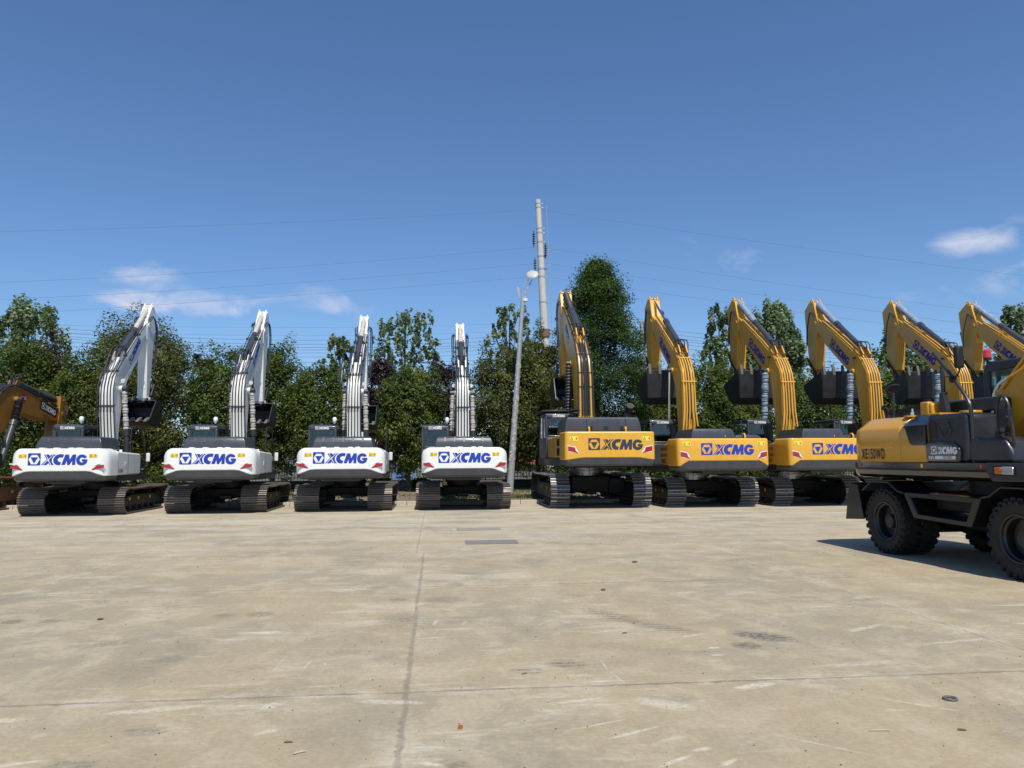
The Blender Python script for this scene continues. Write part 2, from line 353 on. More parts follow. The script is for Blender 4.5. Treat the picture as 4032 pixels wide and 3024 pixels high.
def make_track(root,side,P):
    gx=P['gauge']/2*side; w=P['shoe']/2; hl=P['tl']; r=P['tr']; zc=P['tz']; zt=P['ttop']
    # centre line of the chain in (y,z)
    pts=[]
    for k in range(13):
        a=-math.pi/2+math.pi*k/12; pts.append((hl-r+math.cos(a)*r,zc+math.sin(a)*r))
    for k in range(1,6): t=k/6; pts.append(((hl-r)*(1-2*t),zt-.03*math.sin(t*math.pi*2)**2+0*t))
    for k in range(13):
        a=math.pi/2+math.pi*k/12; pts.append((-(hl-r)+math.cos(a)*r,zc+math.sin(a)*r))
    pts.append(pts[0])
    ns=P['nshoe']+1; S=resample([Vector((a,b,0)) for a,b in pts],ns)[:-1]
    mb=MB(); mg=MB(); L=(S[1]-S[0]).length
    for i,p in enumerate(S):
        q=S[(i+1)%len(S)]; q0=S[i-1]; d=(q-q0).normalized(); nrm=Vector((d.y,-d.x,0))   # outward
        M=Matrix(((1,0,0,gx),(0,d.x,nrm.x,p.x),(0,d.y,nrm.y,p.y),(0,0,0,1)))
        jit=random.uniform(-.004,.004)
        mb.box(-w+jit,w+jit,-L*.47,L*.47,-.012,.012,M)
        for g,h in P['bars']: mg.box(-w+jit,w+jit,L*g-.010,L*g+.010,.012,.012+h,M)
        mb.box(-.09,-.03,-L*.5,L*.5,-.07,-.012,M); mb.box(.03,.09,-L*.5,L*.5,-.07,-.012,M)
    tr=mb.build('track',P['m_track'],root,smooth=False)
    mg.build('grouser_bars',P['m_bar'],tr,smooth=False)
    # oval bolt holes on the shoes that face backwards
    mh=MB()
    for i,p in enumerate(S):
        if p.x<-hl+r*.35:
            q=S[(i+1)%len(S)]; d=(q-S[i-1]).normalized(); nrm=Vector((d.y,-d.x,0))
            M=Matrix(((1,0,0,gx),(0,d.x,nrm.x,p.x),(0,d.y,nrm.y,p.y),(0,0,0,1)))
            if i%2==0 or P['nshoe']>48:
                for dx in (-.07,.07): mh.box(dx-.03,dx+.03,-L*.16,L*.10,.012,.0155,M)
    mh.build('shoe_holes','black',tr,smooth=False)
    fr=MB(); x0,x1=gx-w*.42,gx+w*.42
    zb,zu=zc-r*.55,zc+r*.42
    fr.prism([(-hl+r*1.25,zb),(hl-r*1.25,zb),(hl-r*1.1,zu-.1),(hl*.45,zu),(-hl*.45,zu),(-hl+r*1.1,zu-.1)],x0,x1)
    sf=fr.build('track_frame',P.get('m_frame','frame_dark'),root,bevel=.02)
    for s_,yy in ((1,hl-r),(-1,-hl+r)):
        mw=MB(); mw.lathe_x([(-w*.35,.03),(-w*.35,r*.55),(-w*.28,r*.62),(-w*.28,r*.86),(w*.28,r*.86),(w*.28,r*.62),(w*.35,r*.55),(w*.35,.03)],gx,yy,zc,24)
        mw.build('idler_wheel' if s_>0 else 'drive_sprocket',P.get('m_frame','frame_dark'),root)
    nr=P['nroll']
    for k in range(nr):
        mr=MB()
        yy=-hl+r*1.35+(2*hl-2.7*r)*k/(nr-1)
        mr.lathe_x([(-w*.5,.02),(-w*.5,.07),(-w*.3,.09),(w*.3,.09),(w*.5,.07),(w*.5,.02)],gx,yy,zc-r+.14,14)
        mr.build('track_roller',P.get('m_frame','frame_dark'),sf)
    for yy in (-hl*.35,hl*.35):
        mc=MB(); mc.lathe_x([(-w*.4,.02),(-w*.4,.06),(w*.4,.06),(w*.4,.02)],gx,yy,zt-.14,12)
        mc.build('carrier_roller',P.get('m_frame','frame_dark'),sf)
    ml=MB()
    for yy in (-hl*.5,-hl*.15,hl*.35): ml.box(gx+side*(w*.42),gx+side*(w*.42+.006),yy-.05,yy+.05,zc-.02,zc+.07)
    ml.build('frame_sticker','sticker',sf,smooth=False)
    return tr

def cyl_wrap(mb,p0,p1,r,n=26,amp=.25,seed=0,spiral=False):
    rs=[];pts=[]; p0=Vector(p0);p1=Vector(p1); rnd=random.Random(seed); n=n if spiral else n*2
    for k in range(n):
        t=k/(n-1); pts.append(p0.lerp(p1,t)+Vector((rnd.uniform(-1,1),rnd.uniform(-1,1),0))*r*amp*.25)
        rs.append(r*(1+(amp*(1 if k%2 else -1) if spiral else rnd.uniform(-amp,amp)*.7+amp*.3*math.sin(k*.37+seed))))
    rs[0]=rs[-1]=r*.8
    mb.tube(pts,rs,12)

def make_bucket(root,prof,hw,hinge,P,teeth_dir,nteeth=5,curb=None):
    """prof: outer shell line from the lip round to the hinge"""
    inner=offset_line(prof,P.get('b_in',.035))
    o=MB(); o.prism(list(prof)+inner[::-1],-hw,hw)
    side=list(prof)
    for s in (-1,1): o.prism(side,s*hw-.02,s*hw+.02)
    b=o.build('bucket','bucket',root,bevel=.008)
    m2=MB(); pp=resample([Vector((a,c,0)) for a,c in prof],15)
    out=offset_line([(p.x,p.y) for p in pp],-.014)
    for i in (1,3,5,7,9):
        a=Vector((pp[i].x,pp[i].y)); c=Vector((pp[i+1].x,pp[i+1].y)); n_=Vector((out[i][0],out[i][1]))-a
        m2.prism([tuple(a+n_*0),tuple(c+n_*0),tuple(c+n_*1.6),tuple(a+n_*1.6)],-hw*.93,hw*.93)
    m2.build('wear_plates','bucket',b)
    lip=Vector(prof[0]); td=Vector(teeth_dir).normalized(); pd=Vector((-td.y,td.x))
    for k in range(nteeth):
        x=-hw*.88+2*hw*.88*k/(nteeth-1); m3=MB()
        q=[lip-td*.16+pd*.05,lip+td*.02+pd*.05,lip+td*.24+pd*.012,lip+td*.24-pd*.012,lip+td*.02-pd*.05,lip-td*.16-pd*.05]
        m3.prism([tuple(v) for v in q],x-.05,x+.05); m3.build('tooth','grate',b,bevel=.008)
    m4=MB(); h=Vector(hinge); e=Vector(prof[-1])
    for s in (-1,1):
        m4.prism([tuple(h+Vector((.12,.08))),tuple(h+Vector((-.14,.08))),tuple(e+Vector((-.25,-.05))),tuple(e+Vector((.1,-.2)))],s*.2-.03,s*.2+.03)
    m4.tube([(-.3,h.x,h.y),(.3,h.x,h.y)],.055,10)
    m4.build('hinge_bracket','bucket',b,bevel=.008)
    return b

def make_boom_set(root,P):
    top,und=P['b_top'],P['b_und']; poly=list(top)+list(und)
    wb,wt=P['b_wb'],P['b_wt']; zs=[p[0]+p[1] for p in poly]; z0,z1=min(zs),max(zs)
    hw=[(wb+(wt-wb)*((z-z0)/(z1-z0))**.8)/2 for z in zs]
    bx=P.get('bx',0.)
    bo=MB().prism(poly,bx,0,hw=hw)
    # boss discs at pivot and lift pin
    lp=P['lift_pin']; bo.tube([(bx-wb*.5-.06,lp[0],lp[1]),(bx+wb*.5+.06,lp[0],lp[1])],.10,18)
    tp=P['tip_pin']; bo.tube([(bx-wt*.5-.05,tp[0],tp[1]),(bx+wt*.5+.05,tp[0],tp[1])],.10,18)
    fp=top[0]; 
    boom=bo.build('boom',P['paint'],root,bevel=.018)
    # flange rib along the lower plate edges
    # ears for the stick cylinder
    ea=P['ear']; me_=MB()
    for s in (-1,1): me_.prism([(ea[0]-.28,ea[1]-.18),(ea[0]-.05,ea[1]+.14),(ea[0]+.08,ea[1]+.14),(ea[0]+.16,ea[1]+.02),(ea[0]+.02,ea[1]-.25)],bx+s*.13-.025,bx+s*.13+.025)
    me_.build('cylinder_ears',P['paint'],boom,bevel=.01)
    # pipes / hoses along the top plate
    tl=offset_line(smooth_line(top[1:],1),.055) if P['flip'] else offset_line(smooth_line(top[1:],1),-.055)
    L3=lambda x,line: [(x,a,b) for a,b in line]
    n=len(tl); cut=int(n*P.get('pipe_frac',.62))
    for i,x in enumerate(P['pipes']):
        ln=tl[:cut] if abs(x)<P.get('inner',.16) else tl[:int(n*.96)]
        k=len(ln); jj=[(bx+x*(1-.28*j/k if abs(x)>P.get('inner',.16) else 1-.1*j/k),a,b) for j,(a,b) in enumerate(ln)]
        if P.get('pipe_splay'): jj[0]=(jj[0][0]+.05*(1 if x>0 else -1),jj[0][1]-.02,jj[0][2]-.25)
        MB().tube(jj,P['pipe_r'],8).build('hydraulic_pipe',P['m_pipe'],boom)
    for x in P.get('dark_hoses',()):  # real hoses, except first yellow boom: shadow between pipes drawn as tubes
        k=int(n*.62); MB().tube([(bx+x*(1-.1*j/k),a,b) for j,(a,b) in enumerate(tl[:k])],.022,8).build('hose',P['m_hose'],boom)
    for fr in P['clamps']:
        j=int(fr*(n-1)); a,b=tl[j]; d=(Vector(tl[j+1])-Vector(tl[j-1])).normalized()
        M=Matrix(((1,0,0,bx),(0,d.x,-d.y,a),(0,d.y,d.x,b),(0,0,0,1)))
        ww=wb*.5*(1-.25*fr)+.02; mk=MB()
        if P.get('clamp_bar'): mk.box(-ww,ww,-.022,.022,-.03,.035,M)
        else:
            xs_=sorted(P['pipes']); mk.box(-ww*.98,ww*.98,-.008,.008,-.05,-.028,M)
            for x in xs_: mk.box(x*(1-.2*fr)-.032,x*(1-.2*fr)+.032,-.022,.022,-.03,.036,M)
        mk.build('pipe_clamp',P['m_clamp'],boom)
    # loose hoses bridging boom to stick cylinder and the stick
    e=Vector(ea)
    for i,(dx) in enumerate((-.13,-.05,.05,.13)):
        j=int(cut*.97); a,b=tl[min(j,n-1)]; pth=smooth_line([(bx+dx,a,b),(bx+dx*1.3,a+.1,b+.18),(bx+dx*1.6,e.x-.12,e.y+.28),(bx+dx*1.1,e.x+.18,e.y+.34),(bx+dx*.6,e.x+.42,e.y+.40)],2)
        MB().tube(pth,.02,8).build('hose',P['m_hose'],boom)
    pn=Vector(P['stick_pin'])
    if P.get('stick_hoses',True):
        for s in (-1,1):
            tq=Vector(tl[int(n*.93)]); x=bx+s*(wt*.5+.07)
            sp=Vector(P['stick_front_mid'])
            pth=smooth_line([(x,tq.x,tq.y),(x+s*.03,tq.x+.25,tq.y+.22),(x+s*.05,pn.x-.05,pn.y-.55),(x+s*.03,pn.x+.22,pn.y-1.1),(x,sp.x+.3,sp.y)],2)
            for q in (0,.06): MB().tube([(p[0]+s*q,p[1]-q,p[2]-q) for p in pth],.019,8).build('hose',P['m_hose'],boom)
    # stick cylinder
    u=(pn-e); L=u.length; u.normalize(); ofs=Vector((-u.y,u.x))*.0
    p0=e+Vector((0,.05)); pm=e+u*L*P.get('barrel',.58)
    c=MB(); c.tube([(bx,p0.x,p0.y),(bx,(p0+u*.12).x,(p0+u*.12).y)],.07,16); c.tube([(bx,(p0+u*.1).x,(p0+u*.1).y),(bx,pm.x,pm.y)],P['cyl_r'],20)
    c.tube([(bx,(pm-u*.16).x,(pm-u*.16).y),(bx,(pm+u*.04).x,(pm+u*.04).y)],P['cyl_r']*1.18,20)
    c.tube([(bx-P['cyl_r']-.03,(p0+u*.2).x,(p0+u*.2).y),(bx-P['cyl_r']-.03,(pm-u*.2).x,(pm-u*.2).y)],.017,8)
    cy=c.build('stick_cylinder','grey',root)
    MB().tube([(bx,pm.x,pm.y),(bx,pn.x,pn.y)],.048,16).build('piston_rod','chrome',cy)
    if P.get('wrap'):
        w=MB(); q0=pm+u*.02; q1=pn-u*.06; cyl_wrap(w,(bx,q0.x,q0.y),(bx,q1.x,q1.y),P['wrap_r'],22,P.get('wrap_amp',.2),3,P.get('spiral',False)); w.build('protective_wrap',P['wrap'],cy)
    # lift cylinders
    lf=Vector(P['lift_foot']); lpv=Vector(lp); u=(lf-lpv); L=u.length; u.normalize()
    for s in (-1,1):
        x=bx+s*(wb*.5+.11); x2=bx+s*(wb*.5+.14); pm=lpv+u*L*P['lift_frac']
        c=MB(); c.tube([(x2,pm.x,pm.y),(x2,lf.x,lf.y)],P['cyl_r']*.95,20); c.tube([(x2,pm.x,pm.y),(x2,(pm+u*.2).x,(pm+u*.2).y)],P['cyl_r']*1.15,20)
        cy=c.build('lift_cylinder','grey',root)
        MB().tube([(bx+s*wb*.5,lp[0],lp[1]),(x+s*.09,lp[0],lp[1])],.085,18).build('cylinder_pin','grey',boom)
        MB().tube([(x,lp[0],lp[1]),(x2,pm.x,pm.y)],.045,16).build('piston_rod','chrome',cy)
        if P.get('lift_wrap'):
            w=MB(); q=lpv+u*.1; cyl_wrap(w,(x,q.x,q.y),(x2,pm.x,pm.y),P['wrap_r']*.95,34,P.get('wrap_amp',.2),7+s,P.get('spiral',False)); w.build('protective_wrap',P['lift_wrap'],cy)
        if P.get('boom_lamp'):
            l=MB(); l.tube([(x-s*.04,lp[0]+.05,lp[1]+.28),(x-s*.04,lp[0]-.06,lp[1]+.26)],[.055,.07],14); l.tube([(bx+s*wb*.4,lp[0]+.05,lp[1]+.18),(x,lp[0]+.05,lp[1]+.26)],.012,6); l.build('work_lamp',P['boom_lamp'],boom)
    # stick
    st=MB(); sp=P['stick']; sw=P['s_w']
    st.prism(sp,bx-sw/2,bx+sw/2)
    for s in (-1,1):
        st.prism([(pn.x-.13,pn.y-.42),(pn.x-.12,pn.y+.02),(pn.x-.04,pn.y+.12),(pn.x+.08,pn.y+.10),(pn.x+.30,pn.y-.30),(pn.x+.2,pn.y-.5)],bx+s*(sw/2-.045)-.022,bx+s*(sw/2-.045)+.022)
    st.tube([(bx-sw/2-.02,pn.x,pn.y),(bx+sw/2+.02,pn.x,pn.y)],.05,14)
    sh=Vector(P['hinge']); st.tube([(bx-sw/2-.08,sh.x,sh.y),(bx+sw/2+.08,sh.x,sh.y)],.10,16)
    sk=st.build('stick',P['paint'],root,bevel=.015)
    fr=P['stick_face']; rb=MB(); a,b=Vector(fr[0]),Vector(fr[1]); d=(b-a).normalized(); nn=Vector((d.y,-d.x)) if Vector((d.y,-d.x)).x<0 else Vector((-d.y,d.x))
    for x in (-.13,-.045,.045,.13):
        M=Matrix(((1,0,0,bx+x*sw/.42),(0,d.x,nn.x,a.x),(0,d.y,nn.y,a.y),(0,0,0,1)))
        rb.box(-.012,.012,(b-a).length*.28,(b-a).length*.9,0,.022,M)
    rb.build('face_ribs',P['paint'],sk)
    # bucket cylinder behind the stick
    if P.get('bk_cyl'):
        a,b=P['bk_cyl']; c=MB(); a=Vector(a);b=Vector(b); mid=a.lerp(b,.6); c.tube([(bx,a.x,a.y),(bx,mid.x,mid.y)],P['cyl_r']*.85,16); cy=c.build('bucket_cylinder','grey',root)
        MB().tube([(bx,mid.x,mid.y),(bx,b.x,b.y)],.04,12).build('piston_rod','chrome',cy)
    sk_link=MB()
    for s in (-1,1):
        for p,q in P.get('links',[]): sk_link.tube([(bx+s*(sw/2+.03),p[0],p[1]),(bx+s*(sw/2+.03),q[0],q[1])],.035,8)
    if sk_link.v: sk_link.build('bucket_linkage','bucket',root)
    bk=make_bucket(root,P['bucket'],P['bk_hw'],P['hinge'],P,P['teeth'],P.get('nteeth',5))
    bk.location.x=bx
    # lettering on both boom sides
    (ly,lz),(du,dv),ls=P['b_logo']
    for s in (-1,1):
        if du*s<0: du,dv=-du,-dv
        U=Vector((0,du,dv)); V=Vector((0,-dv*s,du*s))
        zz=(ly+lz-z0)/(z1-z0); x=bx+s*((wb+(wt-wb)*zz**.8)/2+P.get('b_logo_out',.012))
        if P.get('b_plate'):
            pl=MB(); hh=ls*.72; ww=ls*2.7; c0=Vector((x-s*.006,ly,lz)); Un=U.normalized(); Vn=V.normalized()
            q=[c0-Un*ww-Vn*hh,c0+Un*(ww)-Vn*hh,c0+Un*(ww*1.05)+Vn*hh,c0-Un*ww+Vn*hh]
            pl.add(q,[(0,1,2,3)] if s>0 else [(0,1,2,3)]).build('name_plate','black',boom,smooth=False)
        decal('boom_lettering',LOGO,P['b_logo_m'],boom,(x,ly,lz),U,V,ls)
    return boom

def make_cab(root,P):
    x0,x1=P['cab_x']; y0,y1=P['cab_y']; zb,zs,zt=P['cab_z']      # floor, sill, top
    lean=.06; m=MB(); pw=.085
    prof=[(y0,zb),(y1,zb),(y1+.1,zs),(y1-.18,zt-.06),(y1-.28,zt),(y0+.12,zt),(y0+lean*.4,zt-.05),(y0,zs)]
    m.prism([(y0,zb),(y1,zb),(y1+.08,zs),(y0,zs)],x0,x1)                     # lower body
    m.prism([(y0+.01,zt-.17),(y1-.14,zt-.13),(y1-.22,zt-.02),(y0+.14,zt),(y0+.03,zt-.05)],x0+.01,x1-.01)  # roof
    for x in (x0,x1-pw):
        m.prism([(y0,zs),(y0+.13,zs),(y0+.14,zt-.15),(y0+.01,zt-.15)],x,x+pw)
        ym=(y0+y1)/2-.05; m.prism([(ym,zs),(ym+.07,zs),(ym+.07,zt-.13),(ym,zt-.13)],x,x+pw*.8)
        m.prism([(y1+.02,zs),(y1+.08,zs),(y1-.14,zt-.1),(y1-.22,zt-.1)],x,x+pw*.8)
    m.prism([(y0-.005,zs),(y0+.05,zs),(y0+.05,zs+.08),(y0-.005,zs+.08)],x0+pw,x1-pw)
    cab=m.build('cab',P.get('cab_m','grey'),root,bevel=.03,seg=3)
    g=MB(); yy=y0+.04; g.add([(x0+pw,yy,zs+.08),(x1-pw,yy,zs+.08),(x1-pw,yy+.01,zt-.17),(x0+pw,yy+.01,zt-.17)],[(0,1,2,3)]); g.build('rear_window','glass',cab,smooth=False)
    sm=MB()
    for a,b in ((x0+pw,x0+pw+.045),(x1-pw-.045,x1-pw)): sm.box(a,b,y0+.005,y0+.035,zs+.08,zt-.17)
    sm.box(x0+pw,x1-pw,y0+.005,y0+.035,zt-.215,zt-.17); sm.build('window_seal','gloss_black',cab)
    for x in (x0+.03,x1-.03):
        g=MB(); g.add([(x,y0+.13,zs),(x,y1+.02,zs),(x,y1-.2,zt-.13),(x,y0+.14,zt-.13)],[(0,1,2,3)]); g.build('side_window','glass',cab,smooth=False)
    g=MB(); g.add([(x0+pw*.8,y1+.05,zs),(x1-pw*.8,y1+.05,zs),(x1-pw*.8,y1-.17,zt-.11),(x0+pw*.8,y1-.17,zt-.11)],[(0,1,2,3)]); g.build('windscreen','glass',cab,smooth=False)
    s=MB(); cx=(x0+x1)/2+.1; s.box(cx-.2,cx+.2,y0+.35,y0+.48,zs-.2,zs+.32); s.box(cx-.12,cx+.12,y0+.36,y0+.46,zs+.30,zs+.46); s.build('operator_seat','seat',cab,bevel=.04)
    c=MB(); c.box(x0+.12,x0+.2,y1-.25,y1-.15,zs-.1,zs+.25); c.tube([(x1-.2,y0+.1,zt-.25),(x1-.22,y0+.12,zs+.15)],.008,6); c.build('console','gloss_black',cab,bevel=.01)
    decal('cab_lettering',LOGO,'white_letter',cab,((x0+x1)/2+.0,y0-.006,zt-.115),(1,0,0),(0,0,1),P.get('cab_logo',.068))
    l=MB(); l.tube([(x1-.07,y0+.06,zt-.02),(x1-.07,y0+.05,zt+.06)],.014,8)
    cabl=l.build('lamp_bracket','black',cab)
    if P.get('bag_lamp'):
        b=MB(); b.tube([(x1-.07,y0+.02,zt+.02),(x1-.07,y0+.02,zt+.08),(x1-.065,y0+.02,zt+.15),(x1-.07,y0+.02,zt+.22),(x1-.07,y0+.02,zt+.245)],[.02,.055,.075,.06,.03],10); b.build('bagged_lamp','white_letter',cab)
    d=MB(); d.tube([(x0+.07,y0-.005,zt-.11),(x0+.07,y0-.03,zt-.11)],.02,8); d.tube([(x0+.17,y0-.005,zt-.11),(x0+.17,y0-.02,zt-.11)],.012,8); d.build('roof_bolts','black',cab)
    return cab

def rail(root,pts,r=.02,name='handrail',m_='charcoal'):
    return MB().tube(smooth_line(pts,2),r,8).build(name,m_,root)

def make_upper(root,P):
    before=set(root.children)
    build_upper(root,P)
    for ch in root.children:
        if ch not in before and ch.name.split('.')[0] not in ('slew_ring','lower_chassis'): ch.location.x+=P.get('ux',0.)
def build_upper(root,P):
    hw,y0,y1=P['cw']; z0,zbm,zbs,z1=P['cw_z']; cc=P['cw_cc']      # bottom, boundary middle, boundary side, top ; x where boundary bends
    def zbound(x,y): 
        if y>y0+.35: return zbs
        a=abs(x); return zbm if a<cc else zbm+(zbs-zbm)*min(1,(a-cc)/(hw-.08-cc))
    O=rrect(hw,y0,y1,P['cw_r'],6); ch=P['cw_ch']
    up=shell(O,[(zbound,.0,.0),(lambda x,y:zbound(x,y)+.02,-.012,-.012),(lambda x,y:(zbound(x,y)+z1)/2,-.012,-.012),(z1-ch,-.006,-.006),(z1-ch*.6,ch*.10,.004),(z1-ch*.28,ch*.36,.012),(z1-ch*.06,ch*.78,.03),(z1,ch*1.05,.07)],cap_top=True)
    cw=up.build('counterweight',P['paint'],root,angle=30)
    lo=shell(O,[(z0,.14,.16),(z0+.03,.07,.07),(z0+.09,.02,.02),(lambda x,y:zbound(x,y)-.03,0,0),(lambda x,y:zbound(x,y)-.002,-.004,-.004)],cap_bot=True)
    lo.build('counterweight_skirt','grey',root,angle=30)
    zl=(zbm+z1)/2+P.get('logo_dz',0)
    decal('rear_lettering',LOGO,P['logo_m'],cw,(P.get('logo_x',0),y0-.016,zl),(1,0,0),(0,0,1),P['logo_s'])
    for s in (-1,1): sticker(cw,(s*(hw-P['stk_in']),y0-.016,z1-P['stk_dn']),(1,0,0),(0,0,1),P['stk'][0],P['stk'][1],P.get('stk_m','sticker'))
    for s in (-1,1):
        a=hw-P['ref_in']; zr=zbs+P['ref_up']; q=P['ref']
        pol=[(a,zr+q[1]),(a-q[0]*.62,zr+q[1]*.85),(a-q[0]*.74,zr+.03),(a-q[0]*1.02,zr-.045),(a-q[0]*.95,zr-.06),(a,zr)]
        if P.get('ref_style')=='b': pol=[(a,zr+q[1]),(a-q[0]*.68,zr+q[1]*.72),(a-q[0]*.80,zr-q[1]*.05),(a-q[0],zr-q[1]*.32),(a-q[0],zr-q[1]*.45),(a-.02,zr-.0)]
        rf=MB(); rf.prism([(s*x,z) for x,z in pol],y0-.022,y0-.012,ax='y'); ro=rf.build('tail_reflector','red',cw)
        b=MB()
        if P.get('ref_style')=='b':
            w=[(a+.02,zr+q[1]+.025),(a-q[0]*.70,zr+q[1]*.72+.03),(a-q[0]*.95,zr+q[1]*.2),(a-q[0]-.03,zr-q[1]*.52),(a-.03,zr-.035)]
            b.prism([(s*x,z) for x,z in w],y0-.016,y0-.012,ax='y'); b.build('reflector_border','white_letter',cw,smooth=False)
        else:
            w=[(a+.03,zr+q[1]+.05),(a-q[0]*.55,zr+q[1]+.045),(a-q[0]*.95,zr+q[1]*.55),(a-q[0]*1.15,zr-.07),(a-q[0]*1.22,zr-.11),(a-q[0]*1.10,zr-.08),(a-q[0]*.9,zr+q[1]*.45),(a-q[0]*.5,zr+q[1]+.02),(a+.03,zr+q[1]+.02)]
            b.prism([(s*x,z) for x,z in w],y0-.02,y0-.008,ax='y'); b.build('lamp_recess_edge',P['paint'],cw,smooth=False)
    lug=MB()
    for x in P['lugs']:
        if P.get('lug_style')=='hook': lug.tube([(x,y0+.18,z1-.02),(x,y0+.18,z1+.09),(x,y0+.22,z1+.14),(x,y0+.34,z1+.14),(x,y0+.38,z1+.09),(x,y0+.38,z1-.02)],.03,8)
        else: lug.box(x-.07,x+.07,y0+.12,y0+.3,z1-.02,z1+.022)
    lug.build('lifting_lugs',P['paint'],cw,bevel=.008)
    # side bodies
    ye=P['body_end']; zt=P['body_top']; zsk=P['body_skirt']
    for s in (-1,1):
        b=MB(); w=.55; X=lambda a: s*(hw-a)
        yf=ye if s>0 else P.get('body_end_l',ye)
        zt_=zt
        sec=[(y1+.006,zsk),(yf,zsk),(yf,zt_-.10),(yf-.06,zt_-.02),(y1+.3,zt_+.03),(y1+.006,zt_+.05)]
        lo_,hi=(hw-.55,hw-.015)
        xa,xb=(lo_,hi) if s>0 else (-hi,-lo_)
        b.prism(sec,xa,xb); sb=b.build('side_panel',P['paint'],root,bevel=.05,seg=3)
        se=MB(); seam=(y1*.55+yf*.45)
        xs=s*(hw-.012); se.box(min(xs,xs-s*.004),max(xs,xs-s*.004),seam-.008,seam+.008,zsk+.02,zt_-.03); se.build('panel_seam','black',sb,smooth=False)
        ht=MB(); xs=s*(hw-.015); ht.box(min(xs,xs+s*.008),max(xs,xs+s*.008),seam-.26,seam-.14,(zsk+zt_)/2-.08,(zsk+zt_)/2+.06); ht.build('door_latch',P['paint'],sb,bevel=.01)
        lc=MB(); lc.box(min(xs,xs+s*.011),max(xs,xs+s*.011),seam-.215,seam-.185,(zsk+zt_)/2-.04,(zsk+zt_)/2+.02); lc.build('lock','galv',sb)
        if P.get('grilles') and s<0:
            for (ya,yb,za,zb_) in P['grilles']:
                gl=MB(); gl.box(-(hw-.009),-(hw-.03),ya,yb,za,zb_); go=gl.build('side_grille','charcoal' if P.get('grille_dark') else P['paint'],sb)
                k=MB(); nn=max(3,int((yb-ya)/.07))
                for i in range(nn):
                    yy=ya+(yb-ya)*(i+.5)/nn; k.box(-(hw-.004),-(hw-.012),yy-.014,yy+.014,za+.02,zb_-.02)
                k.build('grille_slots','black',go,smooth=False)
        if P.get('model') and s>0: text('model_lettering',P['model'],'dark_letter',sb,(hw-.008,y1+.3,zsk+.13),(0,1,0),(0,0,1),.15,.62,.012)
        d=MB(); zq=P['body_bot']; yq=yf+(.66 if s>0 else P.get('plat_l',1.9))
        d.prism([(y1+.004,zsk-.003),(y1+.004,zq+.03),(y1+.08,zq),(yq-.1,zq),(yq,zq+.06),(yq,zsk-.003)],xa+(.0 if s>0 else .004),xb-(.004 if s>0 else 0)); d.build('platform_skirt','charcoal',root,bevel=.03)
        if s>0:
            t=MB(); t.prism([(yf+.006,zsk),(yf+.30,zsk),(yf+.30,zsk+.32),(yf+.22,zt_-.25),(yf+.2,zt_-.1),(yf+.006,zt_-.08)],xa+.03,xb-.01); tb=t.build('tool_box','gloss_black',root,bevel=.05,seg=3)
            bx_=MB(); bx_.box(xa+.05,xb-.03,yf+.31,yf+.62,zsk,zsk+.24); bx_.build('step_box','charcoal',root,bevel=.03)
            if P.get('box_logo',True): decal('box_lettering',LOGO,'white_letter',tb,(xb-.006,yf+.17,zsk+.16),(0,1,0),(0,0,1),.05)
            # rail with mirror
            rx=xb-.06
            if P.get('rails',True):
                rail(root,[(rx,yf-.75,zt_+.02),(rx,yf-.72,zt_+.72),(rx-.0,yf-.64,zt_+.82),(rx,yf-.02,zt_+.84),(rx,yf+.12,zt_+.76),(rx+.02,yf+.45,zt_-.05),(rx+.02,yf+.5,zsk+.2)],.018)
                mm=MB(); mm.box(rx+.02,rx+.14,yf+.52,yf+.57,zt_-.28,zt_-.0); mm.build('mirror',P.get('mirror_m','white_letter'),root,bevel=.02,seg=3)
            fc=MB(); fc.tube([(rx-.2,yf-.95,zt_+.0),(rx-.2,yf-.95,zt_+.10)],.045,12); fc.tube([(rx-.32,yf-1.05,zt_),(rx-.32,yf-1.05,zt_+.09)],.03,10); fc.build('filler_cap',P['paint'],sb)
    # deck between
    dk=MB(); dk.box(-hw+.56,hw-.56,y1+.01,.9,P['body_bot']+.04,zt-.16); dk.build('centre_deck','charcoal',root)
    # engine hood
    for i,(ax,bx_,ay,by,hz) in enumerate(P['hoods']):
        h=MB(); zz=z1-.03; sl=P.get('hood_sl',.07)
        p=[(ay+.01,zz),(ay+.0,zz+.05),(ay+sl*.4,zz+(hz-zz)*.55),(ay+sl*1.3,zz+(hz-zz)*.92),(ay+sl*2.4,hz),(by-.1,hz),(by,hz-.08),(by,zz)]
        cx_=(ax+bx_)/2; whalf=(bx_-ax)/2; hwid=[whalf]*2+[whalf-.02,whalf-.07,whalf-.13,whalf-.13,whalf-.06,whalf]
        h.prism(p,cx_,0,hw=hwid); ho=h.build('engine_hood',P.get('hood_m','grey'),root,bevel=.035,seg=3,angle=50)
        if P.get('hood_grooves') and i==0:
            g=MB()
            for k in range(5):
                x=ax+(bx_-ax)*(.18+.16*k); q=offset_line(p[2:6],.006)
                pts_=[Vector(a) for a in p[2:6]]
                for a_,b_ in zip(pts_,pts_[1:]):
                    d=(b_-a_).normalized(); n_=Vector((-d.y,d.x)) 
                    g.prism([tuple(a_-n_*.01),tuple(b_-n_*.01),tuple(b_+n_*.012),tuple(a_+n_*.012)],x-.03,x+.03)
            g.build('hood_ridge','grey',ho,bevel=.006)
        if P.get('hood_slots') and i==1:
            g=MB(); n_=11
            for k in range(n_):
                x=ax+.12+(bx_-ax-.24)*k/(n_-1); g.prism([(ay+.03,zz+(hz-zz)*.3),(ay+.06,zz+(hz-zz)*.78),(ay+.02,zz+(hz-zz)*.78),(ay-.01,zz+(hz-zz)*.3)],x-.02,x+.02)
            g.build('hood_slots','black',ho)
